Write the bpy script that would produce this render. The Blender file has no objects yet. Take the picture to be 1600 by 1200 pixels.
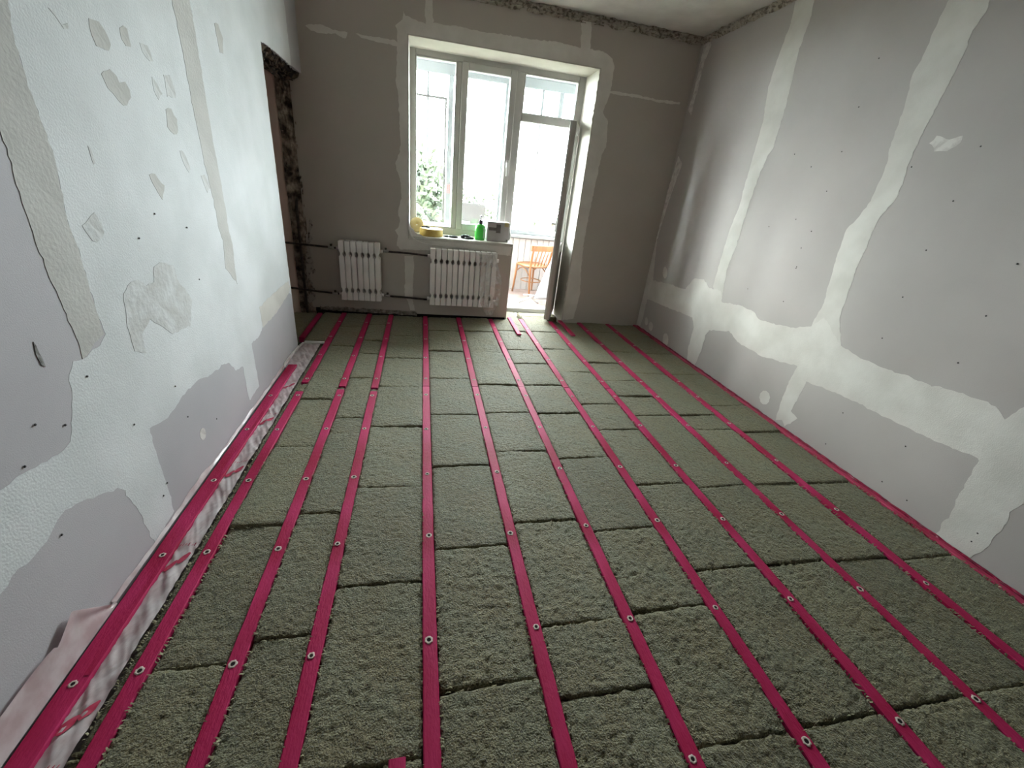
import bpy, bmesh, math, random
from mathutils import Vector, Matrix, noise
random.seed(7)
SC = bpy.context.scene
COL = SC.collection

# ------------------------------------------------------------------ camera, sky, light, exposure
CAM_H = 1.35
cam_data = bpy.data.cameras.new('camera')
cam_data.sensor_width = 36.0
cam_data.lens = 658.37 / 1600 * 36
cam_data.clip_start = 0.02
cam = bpy.data.objects.new('camera', cam_data)
COL.objects.link(cam)
_f = 658.37
_y = Vector((-139, -327, _f)).normalized()
_z = -Vector((-154, 1391, _f)).normalized()
_x = _y.cross(_z)
right = Vector((_x[0], _y[0], _z[0])); down = Vector((_x[1], _y[1], _z[1])); fwd = Vector((_x[2], _y[2], _z[2]))
_m = Matrix((right, -down, -fwd)).transposed().to_4x4()
_m.translation = (0, 0, CAM_H)
cam.matrix_world = _m
SC.camera = cam

world = bpy.data.worlds.new('overcast_sky'); SC.world = world
world.use_nodes = True
_bg = world.node_tree.nodes['Background']
_bg.inputs[0].default_value = (0.93, 0.97, 1.0, 1)
_bg.inputs[1].default_value = 15.0

def lamp(name, kind, loc, rot, energy, color, **kw):
    d = bpy.data.lights.new(name, kind); d.energy = energy; d.color = color
    for k, v in kw.items(): setattr(d, k, v)
    o = bpy.data.objects.new(name, d); COL.objects.link(o); o.location = loc; o.rotation_euler = rot
    return o
SUN_DIR = Vector((1.13, -1.3, -0.40)).normalized()           # hazy sun low on the left
sun = lamp('hazy_sun', 'SUN', (0, 8, 6), (0, 0, 0), 1.35, (1.0, 0.97, 0.92), angle=math.radians(17))
sun.rotation_euler = SUN_DIR.to_track_quat('-Z', 'Y').to_euler()
portal = lamp('sky_portal', 'AREA', (0.8, 6.1, 1.65), (math.radians(-90), 0, 0), 1.0, (1, 1, 1), shape='RECTANGLE', size=3.6, size_y=1.9)
portal.data.cycles.is_portal = True

SC.view_settings.view_transform = 'Standard'
SC.view_settings.look = 'None'
SC.view_settings.exposure = 2.45
SC.view_settings.gamma = 1.0
SC.view_settings.use_curve_mapping = False
try:
    SC.cycles.max_bounces = 12; SC.cycles.diffuse_bounces = 8; SC.cycles.transparent_max_bounces = 16
    SC.cycles.sample_clamp_indirect = 6.0
except Exception: pass

# ------------------------------------------------------------------ room dimensions
XL, XR, YB, ZC = -0.975, 2.49, 4.437, 2.73         # left wall, right wall, window wall, ceiling
YR, XP = -2.6, -2.0                                # rear wall, far side of the passage beyond the left wall
FY = 4.80                                          # inner face of the window frame
WX0, WX1, WZ0, WZ1, DX = -0.134, 1.563, 0.80, 2.373, 0.904

# ------------------------------------------------------------------ materials
def mat(name, c1, c2=None, scale=8.0, rough=0.85, bump=0.0, bscale=60.0, detail=6.0, ramp=(0.35, 0.65), metal=0.0, stretch=None, spec=0.3, bump2=None):
    m = bpy.data.materials.new(name); m.use_nodes = True
    nt = m.node_tree; N = nt.nodes; K = nt.links
    b = N['Principled BSDF']
    b.inputs['Roughness'].default_value = rough; b.inputs['Metallic'].default_value = metal
    b.inputs['Specular IOR Level'].default_value = spec
    tc = N.new('ShaderNodeTexCoord'); src = tc.outputs['Object']
    if stretch:
        mp = N.new('ShaderNodeMapping'); mp.inputs['Scale'].default_value = stretch
        K.new(src, mp.inputs['Vector']); src = mp.outputs['Vector']
    if c2:
        n = N.new('ShaderNodeTexNoise'); n.inputs['Scale'].default_value = scale; n.inputs['Detail'].default_value = detail
        K.new(src, n.inputs['Vector'])
        r = N.new('ShaderNodeValToRGB')
        r.color_ramp.elements[0].position = ramp[0]; r.color_ramp.elements[1].position = ramp[1]
        r.color_ramp.elements[0].color = (*c1, 1); r.color_ramp.elements[1].color = (*c2, 1)
        K.new(n.outputs['Fac'], r.inputs['Fac']); K.new(r.outputs['Color'], b.inputs['Base Color'])
    else:
        b.inputs['Base Color'].default_value = (*c1, 1)
    if bump:
        n2 = N.new('ShaderNodeTexNoise'); n2.inputs['Scale'].default_value = bscale; n2.inputs['Detail'].default_value = 5
        K.new(src, n2.inputs['Vector'])
        h = n2.outputs['Fac']
        if bump2:
            n3 = N.new('ShaderNodeTexNoise'); n3.inputs['Scale'].default_value = bump2; n3.inputs['Detail'].default_value = 3
            K.new(src, n3.inputs['Vector'])
            ad = N.new('ShaderNodeMath'); ad.operation = 'ADD'
            K.new(h, ad.inputs[0]); K.new(n3.outputs['Fac'], ad.inputs[1]); h = ad.outputs[0]
        bp = N.new('ShaderNodeBump'); bp.inputs['Strength'].default_value = bump; bp.inputs['Distance'].default_value = 0.01
        K.new(h, bp.inputs['Height']); K.new(bp.outputs['Normal'], b.inputs['Normal'])
    return m

def glass_mat(name, tint, ior=1.5, gloss_rough=0.02, extra=0.0, haze=0.0):
    m = bpy.data.materials.new(name); m.use_nodes = True
    N = m.node_tree.nodes; K = m.node_tree.links
    for n in list(N):
        if n.type == 'BSDF_PRINCIPLED': N.remove(n)
    out = N['Material Output']
    t = N.new('ShaderNodeBsdfTransparent'); t.inputs[0].default_value = (*tint, 1)
    g = N.new('ShaderNodeBsdfGlossy'); g.inputs['Roughness'].default_value = gloss_rough
    lw = N.new('ShaderNodeLayerWeight'); lw.inputs['Blend'].default_value = 0.5
    pw = N.new('ShaderNodeMath'); pw.operation = 'POWER'; pw.inputs[1].default_value = 5.0
    K.new(lw.outputs['Facing'], pw.inputs[0])
    fr = N.new('ShaderNodeMath'); fr.operation = 'MULTIPLY_ADD'; fr.inputs[1].default_value = 0.6; fr.inputs[2].default_value = 0.03
    K.new(pw.outputs[0], fr.inputs[0])
    mx = N.new('ShaderNodeMixShader')
    fac = fr.outputs[0]
    if extra:
        ad = N.new('ShaderNodeMath'); ad.operation = 'ADD'; ad.inputs[1].default_value = extra; ad.use_clamp = True
        K.new(fac, ad.inputs[0]); fac = ad.outputs[0]
    K.new(fac, mx.inputs[0]); K.new(t.outputs[0], mx.inputs[1]); K.new(g.outputs[0], mx.inputs[2])
    res = mx.outputs[0]
    if haze:
        df = N.new('ShaderNodeBsdfDiffuse'); df.inputs[0].default_value = (0.8, 0.79, 0.78, 1)
        m2 = N.new('ShaderNodeMixShader'); m2.inputs[0].default_value = haze
        K.new(res, m2.inputs[1]); K.new(df.outputs[0], m2.inputs[2]); res = m2.outputs[0]
    K.new(res, out.inputs[0])
    return m

def film_mat(name, c1, c2):
    m = mat(name, c1, c2, scale=14, rough=0.28, spec=0.5, ramp=(0.4, 0.62))
    N = m.node_tree.nodes; K = m.node_tree.links
    b = N['Principled BSDF']; out = N['Material Output']
    tr = N.new('ShaderNodeBsdfTranslucent'); tr.inputs[0].default_value = (0.8, 0.6, 0.6, 1)
    mx = N.new('ShaderNodeMixShader'); mx.inputs[0].default_value = 0.2
    K.new(b.outputs[0], mx.inputs[1]); K.new(tr.outputs[0], mx.inputs[2]); K.new(mx.outputs[0], out.inputs[0])
    return m

M = {}
M['drywall'] = mat('drywall', (0.385, 0.35, 0.33), (0.425, 0.39, 0.37), scale=1.6, rough=0.7, bump=0.08, bscale=300)
M['rear'] = mat('rear_low_bounce', (0.13, 0.12, 0.105), (0.18, 0.165, 0.145), scale=3, rough=0.9)
M['drywall_left'] = mat('drywall_left', (0.40, 0.385, 0.40), (0.45, 0.43, 0.445), scale=1.8, rough=0.75, bump=0.1, bscale=260)
M['drywall_back'] = mat('drywall_back', (0.46, 0.415, 0.37), (0.50, 0.455, 0.41), scale=1.4, rough=0.7, bump=0.08, bscale=300)
M['putty'] = mat('putty', (0.54, 0.515, 0.475), (0.63, 0.605, 0.565), scale=5, rough=0.85, bump=0.14, bscale=40, bump2=220)
M['putty_thin'] = mat('putty_thin', (0.45, 0.42, 0.40), (0.64, 0.615, 0.58), scale=22, rough=0.85, bump=0.12, bscale=60, ramp=(0.32, 0.55))
M['skim'] = mat('skim_coat', (0.56, 0.575, 0.575), (0.64, 0.65, 0.655), scale=3.2, rough=0.9, bump=0.15, bscale=20, bump2=150)
M['grey'] = mat('grey_filler', (0.44, 0.43, 0.405), (0.50, 0.49, 0.465), scale=6, rough=0.9, bump=0.2, bscale=80)
M['grey_thin'] = mat('grey_thin_filler', (0.48, 0.475, 0.46), (0.58, 0.585, 0.58), scale=16, rough=0.9, bump=0.3, bscale=50)
M['scuff'] = mat('scuff', (0.08, 0.075, 0.07), (0.3, 0.29, 0.28), scale=60, rough=0.9)
M['scuff_thin'] = mat('damp_stain', (0.07, 0.055, 0.045), (0.40, 0.36, 0.325), scale=26, rough=0.95, ramp=(0.34, 0.5), bump=0.3, bscale=90)
M['putty_back'] = mat('putty_back', (0.66, 0.63, 0.58), (0.75, 0.72, 0.67), scale=6, rough=0.85, bump=0.14, bscale=50)
M['reveal'] = mat('reveal_plaster', (0.52, 0.495, 0.44), (0.58, 0.555, 0.50), scale=6, rough=0.8, bump=0.08, bscale=80)
M['ceiling'] = mat('ceiling_concrete', (0.66, 0.645, 0.60), (0.76, 0.745, 0.70), scale=5, rough=0.95, bump=0.3, bscale=30, bump2=150)
M['rough_plaster'] = mat('rough_plaster', (0.16, 0.135, 0.105), (0.40, 0.365, 0.30), scale=40, rough=0.95, bump=0.8, bscale=70, ramp=(0.36, 0.52))
M['concrete'] = mat('stained_concrete', (0.05, 0.037, 0.028), (0.46, 0.38, 0.30), scale=15, rough=0.95, bump=1.0, bscale=60, ramp=(0.36, 0.62), detail=9)
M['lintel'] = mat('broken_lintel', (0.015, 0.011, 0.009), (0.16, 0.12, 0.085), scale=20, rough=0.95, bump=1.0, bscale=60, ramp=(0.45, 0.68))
M['brown_board'] = mat('pinkish_brown_board', (0.70, 0.53, 0.46), (0.76, 0.59, 0.52), scale=5, rough=0.7)
M['subfloor'] = mat('subfloor_screed', (0.10, 0.095, 0.085), (0.16, 0.15, 0.135), scale=7, rough=0.95, bump=0.4, bscale=40)
def wool_mat(name, a, b):
    m = mat(name, a, b, scale=70, rough=0.64, bump=1.0, bscale=210, bump2=75, ramp=(0.28, 0.72), detail=8, spec=0.42)
    N = m.node_tree.nodes; p = N['Principled BSDF']
    K = m.node_tree.links; src = p.inputs['Base Color'].links[0].from_socket
    tc = [q for q in N if q.type == 'TEX_COORD'][0].outputs['Object']
    for sc_, lo, hi, c0, c1 in ((190.0, 0.36, 0.52, (0.34, 0.31, 0.24), (1.08, 1.08, 1.08)), (5.5, 0.38, 0.62, (1.03, 0.93, 0.78), (0.98, 1.03, 1.08))):  # fine noise paints pit shade into the colour, broad noise shifts the tint
        nn = N.new('ShaderNodeTexNoise'); nn.inputs['Scale'].default_value = sc_; nn.inputs['Detail'].default_value = 4; K.new(tc, nn.inputs['Vector'])
        rr = N.new('ShaderNodeValToRGB'); rr.color_ramp.elements[0].position = lo; rr.color_ramp.elements[1].position = hi
        rr.color_ramp.elements[0].color = (*c0, 1); rr.color_ramp.elements[1].color = (*c1, 1); K.new(nn.outputs['Fac'], rr.inputs['Fac'])
        mm = N.new('ShaderNodeMix'); mm.data_type = 'RGBA'; mm.blend_type = 'MULTIPLY'; mm.inputs[0].default_value = 1.0
        K.new(src, mm.inputs[6]); K.new(rr.outputs['Color'], mm.inputs[7]); src = mm.outputs[2]
    K.new(src, p.inputs['Base Color'])
    p.inputs['Sheen Weight'].default_value = 0.35
    p.inputs['Sheen Tint'].default_value = (0.85, 0.9, 0.75, 1)
    return m
M['wool_a'] = wool_mat('mineral_wool', (0.112, 0.098, 0.041), (0.198, 0.179, 0.093))
M['wool_b'] = wool_mat('mineral_wool_light', (0.128, 0.113, 0.050), (0.220, 0.200, 0.107))
M['wool_c'] = wool_mat('mineral_wool_dark', (0.098, 0.085, 0.035), (0.180, 0.162, 0.081))
M['fibre'] = mat('wool_fibres', (0.17, 0.15, 0.08), (0.33, 0.31, 0.20), scale=30, rough=0.9)
def red_mat():
    m = mat('magenta_red_paint', (0.32, 0.006, 0.045), (0.50, 0.028, 0.125), scale=7, rough=0.6, bump=0.22, bscale=26, stretch=(1, 0.35, 1), spec=0.16, bump2=160)
    return m
M['red'] = red_mat()
M['red_worn'] = mat('magenta_red_worn', (0.30, 0.02, 0.05), (0.50, 0.05, 0.12), scale=18, rough=0.55, bump=0.4, bscale=30, stretch=(1, 0.3, 1), ramp=(0.3, 0.6))
M['red_dark'] = mat('torn_red_film', (0.10, 0.006, 0.02), (0.34, 0.015, 0.06), scale=26, rough=0.5, bump=0.4, bscale=40, ramp=(0.3, 0.65))
M['raw'] = mat('raw_chip', (0.50, 0.38, 0.33), (0.70, 0.60, 0.54), scale=90, rough=0.7)
M['hole_shade'] = mat('painted_hole_shade', (0.012, 0.008, 0.008), rough=0.95)  # near-black that paints the shade in bolt holes and the wall gap
M['film'] = film_mat('vapour_film', (0.56, 0.44, 0.44), (0.74, 0.67, 0.67))
M['print'] = mat('red_film_print', (0.45, 0.03, 0.08), (0.52, 0.07, 0.12), scale=40, rough=0.35)
M['upvc'] = mat('white_upvc', (0.43, 0.42, 0.40), (0.48, 0.47, 0.45), scale=4, rough=0.4, spec=0.5)
M['upvc_balcony'] = mat('balcony_upvc', (0.15, 0.165, 0.168), (0.18, 0.195, 0.20), scale=4, rough=0.5)
M['gasket'] = mat('grey_gasket', (0.42, 0.385, 0.35), rough=0.6)
M['sash_grey'] = mat('weathered_sash', (0.07, 0.072, 0.07), (0.10, 0.10, 0.097), scale=9, rough=0.7)
M['glass'] = glass_mat('window_glass', (0.95, 0.975, 0.97))
M['radiator'] = mat('radiator_enamel', (0.85, 0.82, 0.79), (0.90, 0.87, 0.84), scale=9, rough=0.35, spec=0.5)
M['pipe'] = mat('dark_pipe', (0.025, 0.02, 0.018), (0.07, 0.055, 0.045), scale=30, rough=0.6)
M['metal'] = mat('dull_metal', (0.30, 0.28, 0.26), (0.42, 0.40, 0.38), scale=30, rough=0.4, metal=0.7)
M['plastic_clear'] = glass_mat('clear_plastic', (0.86, 0.85, 0.84), ior=1.35, gloss_rough=0.15, extra=0.22, haze=0.16)
M['torn'] = mat('torn_board_edge', (0.16, 0.135, 0.11), (0.36, 0.33, 0.29), scale=30, rough=0.95, bump=0.5, bscale=60)
M['bead'] = mat('white_bead_plastic', (0.66, 0.63, 0.59), (0.72, 0.69, 0.65), scale=10, rough=0.6)
M['tape'] = mat('yellow_tape', (0.46, 0.31, 0.07), (0.54, 0.385, 0.11), scale=30, rough=0.55)
M['tape_core'] = mat('cardboard_core', (0.46, 0.37, 0.18), (0.52, 0.43, 0.23), scale=14, rough=0.85)
M['paper'] = mat('white_paper', (0.72, 0.71, 0.68), (0.80, 0.79, 0.76), scale=8, rough=0.9)
M['black'] = mat('black_rubber', (0.016, 0.016, 0.018), (0.035, 0.034, 0.036), scale=40, rough=0.6)
M['green'] = mat('green_plastic', (0.05, 0.55, 0.055), (0.07, 0.63, 0.08), scale=5, rough=0.3, spec=0.5)
M['clear_white'] = mat('milky_plastic', (0.66, 0.74, 0.68), (0.74, 0.80, 0.75), scale=10, rough=0.3)
M['pump'] = mat('dark_pump_plastic', (0.045, 0.035, 0.06), (0.07, 0.055, 0.085), scale=20, rough=0.4)
M['carton'] = mat('grey_white_carton', (0.42, 0.395, 0.385), (0.48, 0.455, 0.445), scale=6, rough=0.7)
M['carton_print'] = mat('carton_grey_print', (0.12, 0.105, 0.10), (0.20, 0.18, 0.175), scale=16, rough=0.7)
M['cardboard'] = mat('grey_board', (0.12, 0.12, 0.12), (0.145, 0.14, 0.138), scale=3, rough=0.8)
M['chair_wood'] = mat('honey_wood', (0.17, 0.07, 0.024), (0.22, 0.10, 0.038), scale=12, rough=0.45, stretch=(1, 1, 0.2))
M['panel_white'] = mat('white_panelling', (0.27, 0.26, 0.25), (0.32, 0.31, 0.30), scale=6, rough=0.6, stretch=(1, 1, 0.2))
M['balcony_floor'] = mat('balcony_floor_tile', (0.22, 0.165, 0.145), (0.27, 0.22, 0.20), scale=9, rough=0.6)
M['cloth'] = mat('white_cloth', (0.36, 0.37, 0.39), (0.42, 0.43, 0.45), scale=8, rough=0.9, bump=0.3, bscale=30)
M['leaf'] = mat('tree_leaves', (0.007, 0.013, 0.004), (0.026, 0.030, 0.011), scale=1.2, rough=0.7)
M['bark'] = mat('grey_bark', (0.02, 0.017, 0.016), (0.035, 0.03, 0.028), scale=6, rough=0.9)
M['ground'] = mat('outdoor_ground', (0.05, 0.06, 0.035), (0.09, 0.09, 0.065), scale=0.4, rough=0.95)
M['facade'] = mat('pale_facade', (0.58, 0.53, 0.45), (0.64, 0.60, 0.53), scale=0.6, rough=0.9)
M['facade_pane'] = mat('facade_window_pane', (0.16, 0.19, 0.22), (0.22, 0.25, 0.28), scale=1.0, rough=0.2)
M['screw'] = mat('screw_dark', (0.05, 0.045, 0.045), rough=0.5)
M['sticker'] = mat('sticker_red', (0.42, 0.12, 0.12), (0.5, 0.2, 0.2), scale=50, rough=0.6)

# ------------------------------------------------------------------ helpers
WPOS = {}
def tag(o, label=None, cat=None, group=None, kind=None):
    if label: o['label'] = label
    if cat: o['category'] = cat
    if group: o['group'] = group
    if kind: o['kind'] = kind
    return o

def link(name, me, m, parent=None, org=(0, 0, 0), smooth=False):
    """links a mesh whose vertices are relative to the world point org"""
    o = bpy.data.objects.new(name, me); COL.objects.link(o)
    if m is not None and len(me.materials) == 0:
        for k in (m if isinstance(m, (list, tuple)) else [m]): me.materials.append(k)
    WPOS[o.name] = Vector(org)
    if parent is not None:
        o.parent = parent; o.location = Vector(org) - WPOS[parent.name]
    else:
        o.location = org
    if smooth:
        me.polygons.foreach_set('use_smooth', [True] * len(me.polygons))
    return o

def thing(name, loc, label, cat, group=None):
    o = bpy.data.objects.new(name, None); COL.objects.link(o)
    o.empty_display_size = 0.05; o.location = loc; WPOS[o.name] = Vector(loc)
    return tag(o, label, cat, group)

def struct_empty(name, loc):
    o = bpy.data.objects.new(name, None); COL.objects.link(o)
    o.empty_display_size = 0.05; o.location = loc; WPOS[o.name] = Vector(loc)
    return tag(o, kind='structure')

def pyd(name, v, f, mi=None):
    me = bpy.data.meshes.new(name); me.from_pydata(v, [], f)
    if mi: me.polygons.foreach_set('material_index', mi)
    me.update(); return me

def bm_mesh(name, bm, recalc=True):
    if recalc: bmesh.ops.recalc_face_normals(bm, faces=bm.faces[:])
    me = bpy.data.meshes.new(name); bm.to_mesh(me); bm.free(); return me

def add_box(bm, a, b, bevel=0.0, seg=1):
    r = bmesh.ops.create_cube(bm, size=1.0); vs = r['verts']
    for v in vs:
        v.co = Vector([a[i] + (v.co[i] + 0.5) * (b[i] - a[i]) for i in range(3)])
    if bevel:
        es = list({e for v in vs for e in v.link_edges})
        bmesh.ops.bevel(bm, geom=es, offset=bevel, segments=seg, affect='EDGES', profile=0.5)

def box(name, a, b, m, parent=None, bevel=0.0, seg=1):
    c = Vector(((a[0] + b[0]) / 2, (a[1] + b[1]) / 2, min(a[2], b[2])))
    bm = bmesh.new(); add_box(bm, Vector(a) - c, Vector(b) - c, bevel, seg)
    return link(name, bm_mesh(name, bm), m, parent, c)

def boxes(name, lst, m, parent=None, bevel=0.0, org=None):
    c = Vector(org) if org else Vector(((lst[0][0][0] + lst[0][1][0]) / 2, (lst[0][0][1] + lst[0][1][1]) / 2, lst[0][0][2]))
    bm = bmesh.new()
    for a, b in lst: add_box(bm, Vector(a) - c, Vector(b) - c, bevel)
    return link(name, bm_mesh(name, bm), m, parent, c)

def add_tube(bm, pts, r, n=10, caps=True):
    pts = [Vector(p) for p in pts]; rings = []
    rr = r if isinstance(r, (list, tuple)) else [r] * len(pts)
    up = Vector((0, 0, 1)); prev = None
    for i, p in enumerate(pts):
        t = (pts[min(i + 1, len(pts) - 1)] - pts[max(i - 1, 0)]).normalized()
        if prev is None:
            a = t.cross(up)
            if a.length < 1e-3: a = t.cross(Vector((1, 0, 0)))
        else:
            a = prev - t * prev.dot(t)
        a.normalize(); prev = a; b = t.cross(a)
        rings.append([bm.verts.new(p + (a * math.cos(k * 2 * math.pi / n) + b * math.sin(k * 2 * math.pi / n)) * rr[i]) for k in range(n)])
    for i in range(len(rings) - 1):
        for k in range(n):
            f = bm.faces.new((rings[i][k], rings[i][(k + 1) % n], rings[i + 1][(k + 1) % n], rings[i + 1][k])); f.smooth = True
    if caps:
        bm.faces.new(rings[0][::-1]); bm.faces.new(rings[-1])

def tube(name, pts, r, m, parent=None, n=10, org=None):
    c = Vector(org) if org is not None else Vector(pts[0])
    bm = bmesh.new(); add_tube(bm, [Vector(p) - c for p in pts], r, n)
    return link(name, bm_mesh(name, bm), m, parent, c)

def add_lathe(bm, prof, c=(0, 0, 0), n=24):
    c = Vector(c); rings = []
    for r, z in prof:
        if r < 1e-5: rings.append([bm.verts.new(c + Vector((0, 0, z)))])
        else: rings.append([bm.verts.new(c + Vector((r * math.cos(k * 2 * math.pi / n), r * math.sin(k * 2 * math.pi / n), z))) for k in range(n)])
    for a, b in zip(rings, rings[1:]):
        for k in range(n):
            k2 = (k + 1) % n
            q = [a[k % len(a)], a[k2 % len(a)], b[k2 % len(b)], b[k % len(b)]]
            u = []
            for v in q:
                if v not in u: u.append(v)
            if len(u) > 2:
                f = bm.faces.new(u); f.smooth = True

def lathe(name, prof, org, m, parent=None, n=24):
    bm = bmesh.new(); add_lathe(bm, prof, n=n)
    return link(name, bm_mesh(name, bm), m, parent, org)

def rough_edge(pts, step=0.018, amp=0.006, seed=0.0):
    out = []
    n = len(pts)
    for i in range(n):
        a = Vector((*pts[i], 0)); b = Vector((*pts[(i + 1) % n], 0)); d = b - a
        k = max(1, min(80, int(d.length / step)))
        nrm = Vector((-d.y, d.x, 0)); nrm = nrm.normalized() if nrm.length > 0 else nrm
        for j in range(k):
            p = a + d * (j / k)
            if j:
                w = noise.noise(Vector((p.x * 28, p.y * 28, seed))) + 0.6 * noise.noise(Vector((p.x * 80, p.y * 80, seed + 3)))
                p = p + nrm * amp * w * 1.4
            out.append((p.x, p.y))
    return out

def prism(name, pts2, to3, nrm, t, m, parent):
    """thin slab with outline pts2 lying on a wall, t thick; slightly chamfered rim"""
    n = len(pts2)
    base = [Vector(to3(*p)) for p in pts2]
    c = sum(base, Vector()) / n
    nv = Vector(nrm)
    v = [p - c - nv * 0.004 for p in base] + [p - c + nv * t for p in base]
    f = [tuple(range(n, 2 * n))] + [(i, (i + 1) % n, n + (i + 1) % n, n + i) for i in range(n)]
    bm = bmesh.new()
    bv = [bm.verts.new(q) for q in v]
    for q in f: bm.faces.new([bv[k] for k in q])
    bmesh.ops.recalc_face_normals(bm, faces=bm.faces[:])
    bm.normal_update()
    if bm.faces[:][0].normal.dot(nv) < 0: bmesh.ops.reverse_faces(bm, faces=bm.faces[:])
    return link(name, bm_mesh(name, bm, False), m, parent, c)

def rough_strip(name, p0, p1, across, out, w, m, parent=None, seed=0.0, amp=0.02, nu=160, nv=10, bulge=0.02):
    """lumpy band between p0 and p1, w wide along 'across', bulging along 'out'"""
    p0 = Vector(p0); p1 = Vector(p1); ac = Vector(across); ou = Vector(out)
    v = []; f = []
    for i in range(nu + 1):
        for j in range(nv + 1):
            s = j / nv
            q = (p1 - p0) * (i / nu) + ac * (w * (s + 0.18 * noise.noise(Vector((i * 0.13, j * 0.3, seed + 9)))))
            h = bulge * math.sin(math.pi * s) + amp * noise.fractal(Vector((i * 0.16, j * 0.45, seed)), 1.0, 2.0, 4)
            v.append(q + ou * h)
    for i in range(nu):
        for j in range(nv):
            a = i * (nv + 1) + j; f.append((a, a + 1, a + nv + 2, a + nv + 1))
    bm = bmesh.new(); bv = [bm.verts.new(q) for q in v]
    for q in f: bm.faces.new([bv[k] for k in q])
    me = bm_mesh(name, bm)
    o = link(name, me, m, parent, p0, smooth=False)
    if parent is None: o['kind'] = 'structure'
    return o

ORD = ['first', 'second', 'third', 'fourth', 'fifth', 'sixth', 'seventh', 'eighth', 'ninth', 'tenth', 'eleventh', 'twelfth']

# traced outlines of putty and filler, in metres on each wall (along the wall, height)
RIGHT_PATCHES=[('putty',[(3.341,2.726),(3.312,2.552),(3.343,2.348),(3.344,2.171),(3.29,1.954),(3.286,1.75),(3.278,1.498),(3.268,1.386),(3.298,1.188),(3.297,0.981),(3.292,0.721),(3.21,0.629),(3.131,0.65),(3.186,0.896),(3.159,1.105),(3.165,1.392),(3.155,1.573),(3.128,1.736),(3.096,1.776),(3.1,1.983),(3.121,2.167),(3.148,2.36),(3.134,2.548),(3.166,2.674)]),
('putty',[(2.221,2.396),(2.232,2.302),(2.233,2.169),(2.25,2.075),(2.217,1.912),(2.203,1.745),(2.179,1.607),(2.193,1.435),(2.261,1.302),(2.25,1.154),(2.207,0.878),(2.224,0.711),(2.014,0.641),(1.983,0.669),(2.066,0.82),(2.074,0.89),(2.095,1.122),(2.093,1.279),(2.094,1.375),(2.044,1.508),(2.063,1.655),(2.063,1.761),(2.055,1.894),(2.044,1.967),(2.034,2.127),(2.042,2.206),(2.02,2.265),(2.033,2.341)]),
('putty',[(4.306,0.554),(3.967,0.589),(3.685,0.604),(3.591,0.723),(3.443,0.755),(3.338,0.699),(3.181,0.714),(3.121,0.63),(2.878,0.665),(2.757,0.659),(2.653,0.62),(2.37,0.654),(2.224,0.711),(2.163,0.791),(1.983,0.669),(1.842,0.644),(1.69,0.646),(1.506,0.656),(1.233,0.685),(1.173,0.66),(1.15,0.641),(1.133,0.689),(1.122,0.72),(1.075,0.793),(0.91,0.536),(0.951,0.371),(0.943,0.355),(0.956,0.308),(0.945,0.209),(0.95,0.09),(0.969,0.009),(1.003,-0.011),(1.064,-0.018),(1.12,-0.002),(1.118,0.148),(1.13,0.229),(1.138,0.335),(1.142,0.429),(1.151,0.437),(1.41,0.41),(1.661,0.405),(1.859,0.401),(2.098,0.373),(2.104,0.255),(2.115,0.14),(2.048,0.119),(2.112,0.018),(2.151,0.047),(2.198,0.019),(2.216,0.155),(2.215,0.297),(2.205,0.437),(2.366,0.407),(2.506,0.379),(2.649,0.384),(2.803,0.39),(2.923,0.436),(3.17,0.363),(3.198,0.305),(3.186,0.162),(3.214,-0.029),(3.341,-0.018),(3.383,0.137),(3.386,0.314),(3.448,0.395),(4.035,0.355),(4.43,0.336)]),
('putty',[(4.419,0.985),(4.306,0.554),(4.33,0.362),(4.323,0.125),(4.341,-0.02),(4.469,-0.009),(4.512,0.345),(4.554,0.746),(4.562,0.967)]),
('putty_thin',[(4.387,1.77),(4.28,1.7),(4.36,1.372),(4.424,0.904),(4.3,0.541),(4.436,0.423),(4.483,0.786),(4.443,1.166),(4.433,1.466)]),
('putty_thin',[(4.317,2.696),(4.279,2.642),(4.321,2.51),(4.325,2.356),(4.33,2.114),(4.408,2.164),(4.383,2.305),(4.395,2.658)]),
('putty_thin',[(2.006,1.746),(1.986,1.778),(1.918,1.757),(1.869,1.77),(1.864,1.738),(1.905,1.707),(1.963,1.708)]),
('putty',[(2.313,0.139),(2.308,0.107),(2.321,0.078),(2.348,0.064),(2.379,0.069),(2.402,0.093),(2.407,0.126),(2.393,0.155),(2.366,0.168),(2.335,0.162)]),
('putty',[(4.058,0.688),(4.049,0.653),(4.06,0.627),(4.086,0.621),(4.119,0.638),(4.144,0.67),(4.153,0.706),(4.142,0.732),(4.115,0.737),(4.083,0.72)]),
('putty',[(4.2,0.118),(4.194,0.091),(4.202,0.071),(4.222,0.065),(4.246,0.075),(4.265,0.097),(4.271,0.124),(4.262,0.144),(4.242,0.15),(4.219,0.14)]),
('putty',[(4.076,0.098),(4.071,0.069),(4.083,0.046),(4.108,0.037),(4.137,0.047),(4.159,0.071),(4.164,0.101),(4.152,0.125),(4.126,0.133),(4.098,0.123)]),
('putty',[(3.727,0.071),(3.718,0.031),(3.73,-0.0),(3.76,-0.012),(3.797,0.002),(3.825,0.035),(3.834,0.075),(3.82,0.107),(3.79,0.117),(3.754,0.104)])]
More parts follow.
